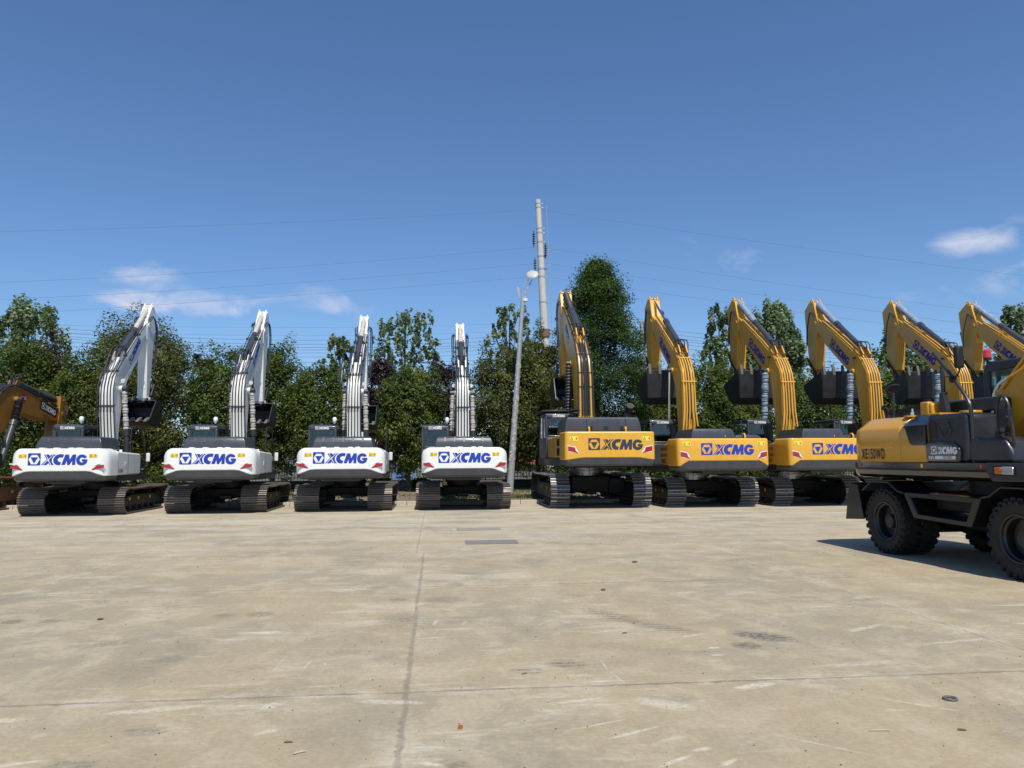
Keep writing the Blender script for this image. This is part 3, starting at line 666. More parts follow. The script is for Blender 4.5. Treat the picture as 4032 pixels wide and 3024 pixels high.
        if P.get('hood_panels'):
            g=MB()
            for x in (-.52,.72): g.box(cx_+x-.006,cx_+x+.006,ay-.004,ay+.03,zz+.02,hz-.06)
            g.box(cx_-.52,cx_+.72,ay-.004,ay+.03,zz+.06,zz+.07)
            g.box(cx_+.02,cx_+.16,ay-.008,ay+.03,zz+.10,zz+.20); g.build('panel_seam','black',ho,smooth=False)
            for x in (-.38,.6):
                l=MB(); l.tube([(cx_+x,ay-.005,zz+.17),(cx_+x,ay-.05,zz+.17)],.035,10); l.box(cx_+x-.02,cx_+x+.02,ay-.04,ay,zz+.0,zz+.15); l.build('hood_latch','black',ho)
    # under the upper body: slew ring, frame and lower chassis
    sr=MB(); sr.tube([(0,0,P['ttop']-.05),(0,0,P['body_bot']+.03)],P['ring_r'],40); sr.tube([(0,0,P['ttop']+.05),(0,0,P['ttop']+.11)],P['ring_r']+.06,40)
    for k in range(44):
        a=2*math.pi*k/44; x,y=math.cos(a)*(P['ring_r']+.03),math.sin(a)*(P['ring_r']+.03); sr.tube([(x,y,P['ttop']+.11),(x,y,P['ttop']+.15)],.016,6)
    sr.build('slew_ring','steel' if P.get('ring_steel') else 'frame_dark',root)
    uf=MB(); uf.box(-.55,.55,y0+.5,1.2,P['body_bot']-.06,P['body_bot']+.06); uf.box(-hw+.25,-hw+.8,y1,.6,P['body_bot']-.03,P['body_bot']+.05); uf.build('slew_frame','charcoal',root,bevel=.02)
    ch_=MB(); g=P['gauge']/2-.1; zt2=P['ttop']-.08
    ch_.prism([(-.75,.42),(.75,.42),(.85,zt2),(-.85,zt2)],-.65,.65)
    for s in (-1,1):
        for t in (-1,1):
            a=Vector((s*.5,t*.45,.55)); b=Vector((s*g,t*P['tl']*.52,.42)); mb2=[]
            ch_.prism([(0,0)]*0 or [(a.y-.2,.38),(a.y+.2,.38),(a.y+.2,zt2-.05),(a.y-.2,zt2-.05)],min(s*.5,s*g),max(s*.5,s*g))
    ch_.box(-.2,.2,-.9,.9,.36,.5)
    ch_.build('lower_chassis','black',root,bevel=.03)
    make_cab(root,P)

def make_tracked(name,P):
    root=empty(name,(0,0,0))
    for s in (-1,1): make_track(root,s,P)
    make_upper(root,P); make_boom_set(root,P)
    return root
def boom_tilt(root,ang,pv):
    """lean the whole raised boom assembly forwards about its foot pin"""
    for ch in root.children:
        if ch.name.split('.')[0] in ('boom','stick','bucket','stick_cylinder','bucket_cylinder','bucket_linkage','lift_cylinder'):
            Rm=Matrix.Rotation(-ang,4,'X'); p=Vector((0,pv[0],pv[1])); base=ch.location.copy()
            ch.rotation_euler=(-ang,0,0); ch.location=p-(Rm.to_3x3()@p)+base

# ---- white type
W=dict(paint='white',gauge=2.24,shoe=.76,tl=1.98,tr=.36,tz=.405,ttop=.765,nshoe=46,nroll=7,m_track='track_rust',m_bar='grouser',bars=((-.40,.034),(0.0,.028),(.33,.036)),
  cw=(1.31,-2.9,-2.1),cw_z=(1.02,1.31,1.17,1.96),cw_cc=.85,cw_r=.28,cw_ch=.22,
  logo_m='blue_letter',logo_s=.345,logo_x=.0,logo_dz=.02,stk=(.215,.105),stk_in=.36,stk_dn=.21,ref_in=.05,ref_up=.235,ref=(.32,.085),
  lugs=(-.52,-.13,.28,.5),body_end=-.25,body_end_l=-1.0,body_top=1.84,body_skirt=1.17,body_bot=1.0,model='XE205D',
  hoods=[(-.93,.93,-2.3,-.95,2.31)],hood_grooves=True,ring_r=.5,
  cab_x=(-1.37,-.44),cab_y=(-.42,1.15),cab_z=(1.18,1.95,2.76),bag_lamp=True,bx=.05,cab_logo=.095,
  b_top=[(.12,1.6),(.20,2.25),(.02,3.2),(-.05,3.9),(.12,4.38),(.62,4.86),(1.7,5.75),(2.86,6.64)],
  b_und=[(3.02,6.58),(3.08,6.42),(1.95,5.06),(1.15,4.28),(.85,3.75),(.62,2.9),(.50,2.1),(.45,1.6)],flip=True,b_wb=.47,b_wt=.29,
  lift_pin=(.52,3.97),lift_foot=(.92,1.5),lift_frac=.54,tip_pin=(2.98,6.5),ear=(.84,5.12),stick_pin=(3.34,7.28),
  pipes=(-.27,-.16,-.055,.055,.16,.27),pipe_r=.017,inner=.12,m_pipe='hose',m_clamp='hose',m_hose='hose',clamps=(.06,.30,.58,.74,.9),pipe_frac=.56,
  barrel=.50,cyl_r=.085,wrap='wrap_pale',lift_wrap='wrap_pale',wrap_r=.085,wrap_amp=.22,boom_lamp='white_letter',
  stick=[(3.2,7.25),(3.48,7.22),(3.68,7.0),(3.56,6.2),(3.42,5.2),(3.24,3.8),(3.08,3.74),(3.0,3.84),(2.93,5.1),(2.80,6.2),(2.82,6.7)],s_w=.33,stick_face=((3.0,3.84),(2.93,5.1)),stick_front_mid=(3.1,5.0),
  hinge=(3.13,3.78),bucket=[(2.15,3.02),(2.45,2.84),(2.85,2.80),(3.2,2.92),(3.42,3.18),(3.44,3.5),(3.2,3.70),(2.75,3.72)],bk_hw=.58,teeth=(-.8,-.25),b_in=-.035,nteeth=5,
  bk_cyl=((3.72,6.3),(3.62,4.4)),links=[((3.62,4.4),(3.3,3.95)),((3.62,4.4),(3.62,3.55))],
  b_logo=((1.72,5.42),(.66,.75),.27),b_logo_m='blue_letter')
# ---- yellow type
Y=dict(W); Y.update(paint='yellow',gauge=2.46,shoe=.62,tl=2.25,tr=.42,tz=.465,ttop=.885,nshoe=46,nroll=8,m_track='track_steel',m_bar='grouser_steel',bars=((-.38,.042),(.10,.038)),dark_hoses=(-.05,.05),  # last entry: dark tubes, standing for shadow gaps on the first yellow machine
  cw=(1.49,-3.25,-2.25),cw_z=(1.17,1.50,1.34,2.21),cw_cc=1.22,cw_r=.14,cw_ch=.05,
  logo_s=.37,logo_x=.12,logo_dz=.015,stk=(.26,.13),stk_in=.27,stk_dn=.17,ref_in=.08,ref_up=.30,ref=(.30,.15),ref_style='b',stk_m='sticker_lemon',
  lugs=(.12,.78),lug_style='hook',body_end=-.6,body_end_l=-1.7,body_top=2.05,body_skirt=1.36,body_bot=1.15,model=None,
  hoods=[(-1.0,.45,-3.1,-1.4,2.52),(.46,1.36,-3.0,-1.4,2.33)],hood_grooves=False,hood_slots=True,hood_sl=.03,ring_r=.6,ring_steel=True,
  cab_x=(-1.45,-.5),cab_y=(-.1,1.6),cab_z=(1.36,2.1,2.97),bag_lamp=False,bx=-.25,plat_l=2.6,
  b_top=[(-.65,1.9),(-.86,2.93),(-.84,4.1),(-.74,4.65),(-.30,5.22),(.9,6.06),(2.85,7.30)],
  b_und=[(3.02,7.24),(3.0,6.95),(2.1,6.0),(.35,4.68),(-.02,4.2),(-.14,3.6),(-.28,2.95),(-.3,1.9)],b_wb=.52,b_wt=.36,
  lift_pin=(.10,4.74),lift_foot=(.28,1.7),lift_frac=.58,tip_pin=(2.86,7.0),ear=(-.18,5.50),stick_pin=(3.16,7.98),
  pipes=(-.21,-.1,0.,.1,.21),clamp_bar=True,pipe_r=.026,inner=.16,m_pipe='yellow',m_clamp='yellow',m_hose='hose',clamps=(.30,.58,.66,.82),pipe_frac=.60,pipe_splay=True,
  barrel=.52,cyl_r=.10,wrap='wrap_blue',lift_wrap='wrap_blue',wrap_r=.125,wrap_amp=.2,boom_lamp=None,
  stick=[(2.95,7.9),(3.28,7.98),(3.74,7.7),(3.64,6.6),(3.5,5.5),(3.38,5.1),(3.15,5.02),(3.0,5.15),(2.82,6.4),(2.62,7.0),(2.78,7.35)],s_w=.40,stick_face=((3.0,5.15),(2.82,6.4)),stick_front_mid=(3.2,6.2),
  hinge=(3.2,5.1),bucket=[(1.28,4.88),(1.24,4.3),(1.28,3.85),(1.50,3.64),(1.90,3.66),(2.35,3.95),(2.70,4.32),(2.72,4.45)],bk_hw=.86,teeth=(.1,1),b_in=-.04,
  bk_cyl=((3.85,6.9),(3.6,5.7)),links=[((3.6,5.7),(3.35,5.3)),((3.6,5.7),(2.85,4.85))],
  grilles=[(-2.1,-1.35,1.82,1.96),(-2.1,-1.35,1.62,1.76),(-1.95,-1.45,1.40,1.58)],
  b_logo=((1.05,5.60),(-.80,-.60),.34),rails=True,mirror_m='charcoal',cab_logo=.095,b_shift=0)
# logo directions: text reads from tip to knee on the left face of the yellow booms
# ---- big yellow type
B=dict(Y); B.update(gauge=2.68,shoe=.60,tl=2.62,tr=.50,tz=.55,ttop=1.05,nshoe=50,nroll=9,
  ux=.10,cw=(1.42,-3.5,-2.5),cw_z=(1.33,1.62,1.55,2.43),cw_cc=.9,cw_r=.10,cw_ch=.04,
  logo_m='dark_letter',logo_s=.37,logo_x=.17,stk=(.26,.14),stk_in=.27,stk_dn=.22,ref_up=.28,ref=(.32,.15),
  lugs=(-.62,.55),body_end=-.4,body_end_l=.8,body_top=2.32,body_skirt=1.62,body_bot=1.35,grille_dark=True,grilles=[(-2.3,-1.75,2.0,2.24),(-2.3,-1.75,1.68,1.94)],
  hoods=[(-1.38,1.10,-3.15,-1.6,2.90)],hood_slots=False,hood_panels=True,hood_sl=.025,
  cab_x=(-1.48,-.5),cab_y=(.35,2.1),cab_z=(1.6,2.35,3.24),bx=.02,plat_l=2.2,
  b_top=[(-.05,2.1),(-.12,3.1),(-.06,4.5),(.12,5.15),(.85,6.0),(2.2,6.95),(3.6,7.82)],
  b_und=[(3.95,7.7),(3.95,7.3),(3.0,6.2),(1.95,5.3),(1.35,4.7),(.98,4.1),(.78,3.3),(.7,2.1)],b_wb=.60,b_wt=.42,
  lift_pin=(1.05,5.12),lift_foot=(1.1,1.9),lift_frac=.60,tip_pin=(3.75,7.5),ear=(1.0,6.32),stick_pin=(4.0,8.42),
  pipes=(-.28,-.13,-.01,.12,.27),clamp_bar=False,pipe_r=.034,m_pipe='hose',m_clamp='charcoal',clamps=(.2,.34,.52,.66,.8,.92),pipe_splay=False,
  wrap='wrap_black',lift_wrap='wrap_black',wrap_r=.12,wrap_amp=.16,spiral=True,cyl_r=.125,
  stick=[(3.85,8.35),(4.15,8.42),(4.85,8.1),(4.72,7.0),(4.45,6.0),(4.2,4.9),(3.95,4.85),(3.75,5.0),(3.55,6.6),(3.5,7.4),(3.65,7.8)],s_w=.48,stick_face=((3.75,5.0),(3.55,6.6)),stick_front_mid=(3.7,6.2),
  hinge=(4.05,4.9),bucket=[(3.2,3.95),(3.5,3.75),(3.9,3.7),(4.3,3.85),(4.6,4.15),(4.65,4.5),(4.4,4.8),(4.0,4.86),(3.72,4.84)],bk_hw=.56,teeth=(-.8,-.25),b_in=-.04,
  bk_cyl=((4.9,7.4),(4.75,5.6)),links=[((4.75,5.6),(4.3,5.1)),((4.75,5.6),(4.6,4.6))],
  b_logo=((2.2,6.35),(-.72,-.69),.22),b_logo_m='white_letter',b_plate=True,rails=False)
# ---- old dusty one with a lowered boom
D=dict(B); D.update(paint='yellow_old',m_track='track_brown',m_frame='track_brown',m_bar='track_brown',
  b_top=[(-.35,1.8),(.30,3.1),(1.0,3.88),(1.55,4.2),(2.3,4.24),(3.6,3.98),(5.5,3.62)],
  b_und=[(5.72,3.45),(5.5,3.2),(4.4,3.12),(2.6,3.30),(1.9,3.1),(1.1,2.5),(.4,1.9)],
  lift_pin=(1.95,3.78),lift_foot=(.9,1.6),lift_frac=.36,tip_pin=(5.5,3.45),ear=(2.3,4.36),stick_pin=(5.55,4.0),
  stick=[(5.3,4.15),(5.7,4.15),(5.95,3.6),(5.5,1.6),(5.3,.95),(5.1,.95),(5.0,1.6),(5.1,2.6),(5.2,3.3)],stick_face=((5.1,2.6),(5.2,3.3)),stick_front_mid=(5.4,2.4),
  hinge=(5.2,.95),bucket=[(3.95,.35),(4.2,.14),(4.7,.1),(5.1,.2),(5.4,.5),(5.45,.8),(5.2,1.0),(4.9,1.05),(4.7,1.0)],bk_cyl=None,links=[],
  bx=.62,b_logo=((4.3,3.58),(.975,-.22),.24),b_logo_out=.06,hoods=[(-1.40,1.12,-3.25,-1.6,2.75)],rails=True,mirror_m='black')

GW='white excavators parked in a row'; GY='blue-lettered yellow excavators parked in a row'
wh=make_tracked('excavator',W)
spotsW=[(-10.68,26.0,0.0),(-6.66,26.35,1.6),(-2.86,26.5,3.2),(0.88,26.62,6.4)]
labW=['white tracked excavator leftmost of the four white ones, its right side well in view',
 'white tracked excavator second from the left among the white ones, next to the leftmost',
 'white tracked excavator third from the left, with shaggy poplar top rising behind its boom',
 'white tracked excavator seen squarely from behind, left of the leaning street lamp']
for i,(x,y,a) in enumerate(spotsW):
    o=wh if i==0 else copy_tree(wh)
    o.location=(x,y,0); tag(o,labW[i],'excavator',GW)
    if a: boom_tilt(o,R(a),(.3,1.7))
    if i in(1,2,3):
        for ch in o.children:
            for g in list(ch.children):
                if g.name.startswith('model_lettering'): bpy.data.objects.remove(g)
ye=make_tracked('excavator',Y)
# bare shiny rods on the first yellow one: build copies with wraps, remove them from the first
labY=['yellow excavator with blue lettering and bare shiny piston rods beside the dark-lettered one',
 'yellow excavator with blue rear lettering partly hidden behind the tail of the wheeled excavator',
 'yellow excavator with black exhaust pipe, its boom rising behind the wheeled excavator',
 'yellow excavator whose raised bucket shows just left of the slanting mirror rail',
 'rightmost yellow excavator of the row, its boom rising behind the orange beacon']
yel=[]
for i,x in enumerate((9.0,12.58,15.85,19.3,22.75)):
    o=ye if i==0 else copy_tree(ye)
    o.location=(x,26.8,0); o.rotation_euler=(0,0,R((.5,1.6,.2,.2,.2)[i])); tag(o,labY[i],'excavator',GY); yel.append(o)
for ch in yel[0].children:
    for g in list(ch.children):
        if g.name.startswith('protective_wrap'): bpy.data.objects.remove(g)
for o in yel[1:]:
    w=MB(); w.tube([(.18,-.62,4.62),(.18,-.72,4.95)],.006,6); w.tube([(-.52,.02,4.95),(-.52,-.02,5.2)],.008,6); w.tube([(-.52,-.02,5.2),(-.52,-.03,5.26)],[.05,.06],10); w.build('boom_mirror','charcoal',o)
for o in yel[2:3]:
    w=MB(); w.tube(smooth_line([(-.1,-1.3,2.4),(-.1,-1.3,2.95),(-.12,-1.32,3.15),(-.28,-1.4,3.28),(-.34,-1.42,3.3)],2),.085,14); w.build('exhaust_pipe','charcoal',o)
bg_=make_tracked('excavator',B); bg_.location=(5.30,27.1,0)
tag(bg_,'big yellow excavator with dark grey rear lettering and ribbed black cylinder sleeve','excavator')
w=MB(); w.tube(smooth_line([(1.15,-1.5,2.85),(1.15,-1.5,3.02),(1.18,-1.5,3.15),(1.22,-1.62,3.3)],2),[.12,.12,.12,.11,.11,.11,.11,.12,.13,.13,.13,.13,.13][:0] or .12,16); w.tube([(1.22,-1.62,3.3),(1.22,-1.70,3.36)],.125,16); w.build('exhaust_pipe','black',bg_)
w=MB(); w.box(-1.5,-.48,.4,1.9,3.28,3.34); w.build('cab_roof_guard','charcoal',bg_,bevel=.01)
w=MB(); w.tube([(-.32,.1,3.0),(-.32,.1,3.22)],.11,16); w.tube([(-.32,.1,3.2),(-.32,.1,3.27)],[.24,.2],20); w.tube([(-.32,.1,3.30),(-.32,.1,3.36)],[.26,.18],20); w.build('air_intake','black',bg_)
old=make_tracked('excavator',D); old.location=(-15.75,26.9,0)
tag(old,'dusty old yellow excavator with lowered boom and rusty brown tracks at left edge','excavator')
w=MB()
for k in range(26):
    a=2*math.pi*k/26; 
w.prism([(2.28+.17*math.cos(2*math.pi*k/26),3.86+.21*math.sin(2*math.pi*k/26)) for k in range(26)],.355,.36); rb=w.build('round_sticker','red',old); rb.location.x=.62
text('sticker_lettering','W-18','white_letter',rb,(.363,2.28,3.85),(0,1,0),(0,0,1),.16,.8,.02)
# ------------------------------------------------------------------ wheeled excavator, nose towards the camera
def make_wheel(root,x,y,rad,wd,side):
    m=MB(); h=wd/2
    m.lathe_x([(-h*.8,rad*.60),(-h,rad*.68),(-h,rad*.86),(-h*.86,rad*.95),(-h*.7,rad*.965),(h*.7,rad*.965),(h*.86,rad*.95),(h,rad*.86),(h,rad*.68),(h*.8,rad*.60)],x,y,rad,48)
    n=26
    for k in range(n):
        for s in (-1,1):
            a=2*math.pi*(k+(.5 if s>0 else 0))/n
            M=Matrix.Translation((x,y,rad))@Matrix.Rotation(a,4,'X')
            M2=M@Matrix.Translation((s*h*.52,0,rad*.955))@Matrix.Rotation(s*.35,4,'Z')
            m.box(-h*.46,h*.46,-rad*.062,rad*.062,-.01,rad*.052,M2)
            M3=M@Matrix.Translation((s*h*.93,-.0,rad*.90))@Matrix.Rotation(s*.6,4,'Y'); m.box(-.012,.03,-rad*.055,rad*.055,-rad*.09,rad*.05,M3)
    ty=m.build('tyre','rubber',root)
    ri=MB(); d=-1 if side<0 else 1
    pr=[(d*h*.80,rad*.61),(d*h*.92,rad*.60),(d*h*.90,rad*.56),(d*h*.70,rad*.54),(d*h*.62,rad*.50),(d*h*.55,rad*.49),(-d*h*.2,rad*.47),(-d*h*.35,rad*.30),(-d*h*.35,rad*.02)]
    if d>0: pr=pr[::-1]
    ri.lathe_x(pr,x,y,rad,40); ri.lathe_x([(-d*h*.82,rad*.60),(-d*h*.2,rad*.47)],x,y,rad,40); rim=ri.build('rim','rim',root)
    hb=MB(); hb.lathe_x([(d*h*.42,.001),(d*h*.42,rad*.17),(d*h*.38,rad*.20),(-d*h*.4,rad*.22)],x,y,rad,28)
    for k in range(5):
        a=2*math.pi*k/5+.3; hb.tube([(x+d*h*.40,y+math.cos(a)*rad*.11,rad+math.sin(a)*rad*.11),(x+d*h*.47,y+math.cos(a)*rad*.11,rad+math.sin(a)*rad*.11)],rad*.022,8)
    hb.build('hub','hub',root)
    return ty
def make_wheeled():
    root=empty('wheeled_excavator',(0,0,0))
    for y in (-1.45,1.45):
        for s in (-1,1):
            make_wheel(root,s*1.07,y,.54,.29,s); make_wheel(root,s*.72,y,.54,.29,s)
        MB().tube([(-1.,y,.54),(-.3,y,.54),(-.25,y,.54),(.25,y,.54),(.3,y,.54),(1.,y,.54)],[.09,.11,.2,.2,.11,.09],16).build('axle','black',root)
    m=MB(); m.prism([(-2.25,.62),(2.25,.62),(2.25,.95),(1.1,1.06),(-1.1,1.06),(-2.25,.95)],-.42,.42); m.box(-.3,.3,-.7,.9,.46,.66); m.box(-.9,.9,-.55,.6,.78,1.05); m.build('chassis','black',root,bevel=.03)
    MB().tube([(0,0,1.05),(0,0,1.26)],.58,40).build('slew_ring','frame_dark',root)
    for s in (-1,1):
        # side step box: open trapezoid frame
        o=[(-.90,1.05),(-.66,.655),(.62,.62),(.84,1.04)]; i=[(-.72,.98),(-.55,.72),(.52,.69),(.66,.97)]
        m=MB(); n=4; xo,xi=(s*1.22,s*.80)
        A=[(xo,a,b) for a,b in o]; B_=[(xo,a,b) for a,b in i]; A2=[(xi,a,b) for a,b in o]; B2=[(xi,a,b) for a,b in i]
        fs=[]
        for k in range(4):
            k2=(k+1)%4; q=[(k,k2,4+k2,4+k),(8+k,12+k,12+k2,8+k2),(k,8+k,8+k2,k2),(4+k,4+k2,12+k2,12+k)]
            fs+= q if s<0 else [t[::-1] for t in q]
        m.add(A+B_+A2+B2,fs); m.build('step_frame','charcoal_shaded',root,bevel=.015,seg=3)
        m=MB(); m.box(min(s*.50,s*.82),max(s*.50,s*.82),-.6,.55,.70,1.0); m.build('battery_box','gloss_black',root,bevel=.02)
        for fy in (-1,1):
            pts=[(-2.02,1.05),(-1.72,1.215),(-1.25,1.215),(-1.02,1.08),(-.86,1.055)]
            if fy>0: pts=[(-a,b+.01) for a,b in pts][::-1]
            m=MB(); thick=[(a,b-.03) for a,b in pts]; m.prism(pts+thick[::-1],min(s*.62,s*1.25),max(s*.62,s*1.25)); m.build('mudguard','charcoal_shaded',root,bevel=.012)
    # rear blade
    m=MB(); m.prism([(-2.62,.50),(-2.56,.50),(-2.42,.85),(-2.44,1.16),(-2.49,1.16),(-2.48,.86)],-1.2,1.2)
    for s in (-1,1):
        m.prism([(-2.63,.49),(-2.05,.53),(-2.2,1.12),(-2.47,1.15)],s*1.2-.012,s*1.2+.012); m.box(min(s*.3,s*.42),max(s*.3,s*.42),-2.5,-2.1,.6,.85)
    m.build('dozer_blade','charcoal_shaded',root,bevel=.006)
    # platform
    m=MB(); O=rrect(1.25,-2.42,1.95,.32,6)
    sh=shell(O,[(1.27,.14,.14),(1.285,.07,.07),(1.33,.02,.02),(1.405,0,0),(1.425,.02,.02),(1.435,.0,0),(1.53,0,0),(1.535,.01,.01)],cap_top=True,cap_bot=True)
    pf=sh.build('platform','gloss_black',root,angle=30)
    for yy in (-2.0,.92):
        MB().tube([(1.245,yy,1.48),(1.26,yy,1.48)],.022,12).build('side_reflector','red_lens',pf)
    MB().box(1.245,1.253,-.37,-.32,1.455,1.51).build('platform_sticker','sticker',pf,smooth=False)
    m=MB(); m.prism([(1.02,1.54),(1.95,1.54),(1.95,1.30),(1.14,1.28),(1.05,1.38)],1.02,1.275); fl=m.build('lamp_housing','charcoal',root,bevel=.02)
    m=MB(); m.box(1.268,1.279,1.17,1.58,1.365,1.50); m.build('lamp_recess','black',fl,bevel=.004)
    m=MB(); m.box(1.272,1.292,1.21,1.33,1.39,1.48); m.build('indicator','orange_lens',fl,bevel=.012)
    m=MB(); m.box(1.272,1.292,1.34,1.54,1.385,1.49); m.build('headlight','clear_lens',fl,bevel=.015)
    # rear yellow cowling: crease then a sloping shoulder
    def cowl(y0,y1,name,mt,inset=0.,rear=False):
        sec=[(1.235-inset,1.54),(1.245-inset,1.8),(1.235-inset,2.07),(1.21-inset,2.11),(.98,2.275),(.9,2.29)]
        mb=MB(); ys=[y0,y1]; rows=[]
        if rear:
            ys=[y0,y0+.03,y0+.10,y0+.22,y0+.40,y1]; ins=[.34,.22,.11,.04,0,0]; dz=[.12,.07,.035,.012,0,0]
        else: ins=[0,0]; dz=[0,0]
        prof=[(-x,z) for x,z in sec]; full=prof+[(x,z) for x,z in sec[::-1]]
        vs=[]; n=len(full)
        for y,i_,d in zip(ys,ins,dz):
            for x,z in full: vs.append((x-math.copysign(i_,x) if abs(x)>.5 else x,y,z-(d if z>1.6 else 0)))
        fs=[]
        for j in range(len(ys)-1):
            for k in range(n-1): fs.append((j*n+k,j*n+k+1,(j+1)*n+k+1,(j+1)*n+k))
        fs.append(tuple(range(n))[::-1]); fs.append(tuple((len(ys)-1)*n+k for k in range(n)))
        mb.add(vs,[t[::-1] for t in fs]); return mb.build(name,mt,root,bevel=.02,seg=3,angle=30)
    cowl(-2.40,-2.03,'counterweight','yellow_gloss',rear=True)
    dr=cowl(-2.022,-.88,'engine_door','yellow_gloss')
    cowl(-.872,-.24,'side_cowling','yellow_gloss')
    m=MB(); m.prism([(-.74,2.12),(-.62,1.84),(-.56,1.80),(-.235,1.80),(-.235,2.12)],1.20,1.252)
    m.add([(1.248,-.80,2.095),(1.248,-.235,2.095),(.975,-.235,2.292),(.975,-.80,2.292)],[(0,1,2,3)]); m.build('window_trim','gloss_black',root,bevel=.006)
    m=MB(); m.box(1.238,1.252,-1.2,-1.02,1.76,1.87); lt=m.build('door_latch','yellow_gloss',dr,bevel=.006)
    MB().box(1.25,1.256,-1.13,-1.06,1.775,1.85).build('latch_lever','yellow_gloss',lt,bevel=.003)
    text('model_lettering','XE150WD','black_letter',dr,(1.2535,-1.62,1.665),(0,1,0),(0,0,1),.245,.53,.016,1.22)
    # dark boxes
    m=MB(); m.prism([(-.232,1.54),(.62,1.54),(.64,1.62),(.62,2.22),(.55,2.26),(-.232,2.27)],.55,1.20,); bx_=m.build('tank_cover','charcoal',root,bevel=.05,seg=3)
    m=MB(); m.prism([(-.232,1.54),(.50,1.54),(.50,1.74),(.38,1.83),(.1,1.86),(-.232,1.84)],1.0,1.262); b2=m.build('service_cover','gloss_black',root,bevel=.045,seg=4)
    decal('cover_lettering',LOGO,'white_letter',b2,(1.2645,.20,1.72),(0,1,0),(0,0,1),.122)
    m=MB(); 
    m.add([(1.2645,-.02,1.585),(1.2645,.44,1.585),(1.2645,.44,1.635),(1.2645,-.0,1.635)],[(0,1,2,3)])
    for k in range(3):
        y=-.145+.04*k; m.add([(1.2645,y+.008,1.585),(1.2645,y+.032,1.585),(1.2645,y+.014,1.635),(1.2645,y-.012,1.635)],[(0,1,2,3)])
    lb=m.build('label_bar','white_letter',b2,smooth=False)
    text('model_lettering','XE150WD','black_letter',lb,(1.266,.27,1.61),(0,1,0),(0,0,1),.058,.78,.004)
    m=MB(); hx=[(.03,2.15),(.24,2.16),(.32,2.03),(.26,1.92),(.14,1.92),(.02,2.09)]
    for a,b in zip(hx,hx[1:]+hx[:1]): m.tube([(1.202,a[0],a[1]),(1.202,b[0],b[1])],.007,6)
    for a,b in (((-.1,2.20),(.50,2.21)),((.02,2.09),(.29,2.09)),((.02,2.09),(.14,1.92)),((.29,2.09),(.14,1.92)),((-.1,1.9),(-.1,2.20))): m.tube([(1.202,a[0],a[1]),(1.202,b[0],b[1])],.006,6)
    m.build('embossed_emblem','charcoal',bx_)
    m=MB(); m.prism([(-.19,1.9),(-.0,1.9),(-.03,2.14),(-.16,2.18),(-.2,2.1)],1.195,1.206); m.build('recess','black',bx_,bevel=.004)
    m=MB(); m.prism([(.44,1.54),(1.42,1.54),(1.38,1.70),(1.28,1.86),(1.18,1.885),(.44,1.90)],.55,1.17); m.build('front_box','charcoal',root,bevel=.05,seg=3)
    m=MB(); m.prism([(.60,1.865),(1.12,1.85),(1.15,1.875),(1.10,1.90),(.60,1.915)],.62,1.10); m.build('box_lid','charcoal',root,bevel=.012)
    # hood, caps, stacks
    m=MB(); hz=[(-2.05,2.29),(-1.95,2.38),(-1.55,2.46),(-.9,2.50),(.55,2.50),(.6,2.46),(.6,2.29)]; hwid=[.55,.55,.56,.58,.58,.6,.6]
    m.prism(hz,.12,0,hw=hwid); hd=m.build('engine_hood','charcoal',root,bevel=.045,seg=3,angle=50)
    m=MB()
    for k in range(17):
        y=-1.95+.055*k; m.prism([(y,2.36+.0045*k),(y+.028,2.365+.0045*k),(y+.045,2.43+.004*k-.0),(y+.017,2.42+.004*k)],.66,.715)
    m.build('hood_slots','black',hd)
    m=MB(); m.tube([(.93,-.95,2.27),(.93,-.95,2.30)],.14,20); m.build('cap_flange','yellow_gloss',root)
    m=MB(); m.tube([(.93,-.95,2.29),(.93,-.95,2.35),(.93,-.95,2.36),(.93,-.95,2.41)],[.045,.045,.025,.025],14); m.build('breather_cap','chrome',root)
    m=MB(); m.box(.78,.98,-.70,-.50,2.25,2.50); m.prism([(-.52,2.25),(-.44,2.25),(-.44,2.46),(-.52,2.49)],.8,.96); tk=m.build('filter_housing','yellow_gloss',root,bevel=.025,seg=3)
    MB().tube([(.88,-.6,2.49),(.88,-.6,2.545)],.075,18).build('filter_cap','black',tk)
    m=MB(); m.box(.7,1.05,-.42,-.14,2.26,2.30); m.tube([(.8,.22,2.27),(.8,.22,2.31)],.16,20); m.build('service_plates','yellow_gloss',root,bevel=.008)
    m=MB(); m.prism([(-.42,2.29),(-.20,2.29),(-.27,2.62),(-.35,2.62)],.80,.88); m.tube([(.84,-.31,2.6),(.84,-.31,3.05)],.035,10); m.tube([(.84,-.31,2.6),(.84,-.31,2.63)],.06,10); m.build('mirror_post','charcoal',root,bevel=.005)
    m=MB(); m.box(.7,.84,-.42,-.10,2.86,2.875); m.build('post_bracket','charcoal',root)
    m=MB(); m.tube([(.75,-1.72,2.27),(.75,-1.72,2.76)],.022,8); m.tube(smooth_line([(.75,-1.72,2.72),(.85,-1.74,2.78),(.83,-1.72,2.87)],1),.012,6); m.build('rear_mirror_stalk','charcoal',root)
    m=MB(); m.tube([(.75,-1.72,2.80),(.75,-1.74,2.83),(.75,-1.75,2.85)],[.13,.12,.05],16); m.build('rear_mirror','charcoal',root)
    # handrails and mirrors on the near side
    rail(root,[(1.14,.66,1.54),(1.14,.66,2.30),(1.13,.60,2.45),(1.08,.2,2.86),(1.04,-.22,3.24)],.028,'mirror_rail','charcoal')
    m=MB(); m.tube([(1.085,.24,2.80),(1.10,.27,2.76)],.052,14); m.tube(smooth_line([(1.09,.25,2.78),(1.12,.42,2.84),(1.12,.46,2.95)],2),.012,8); m.tube([(1.12,.40,2.78),(1.12,.40,2.78)],.01,6); m.build('mirror_clamp','black',root)
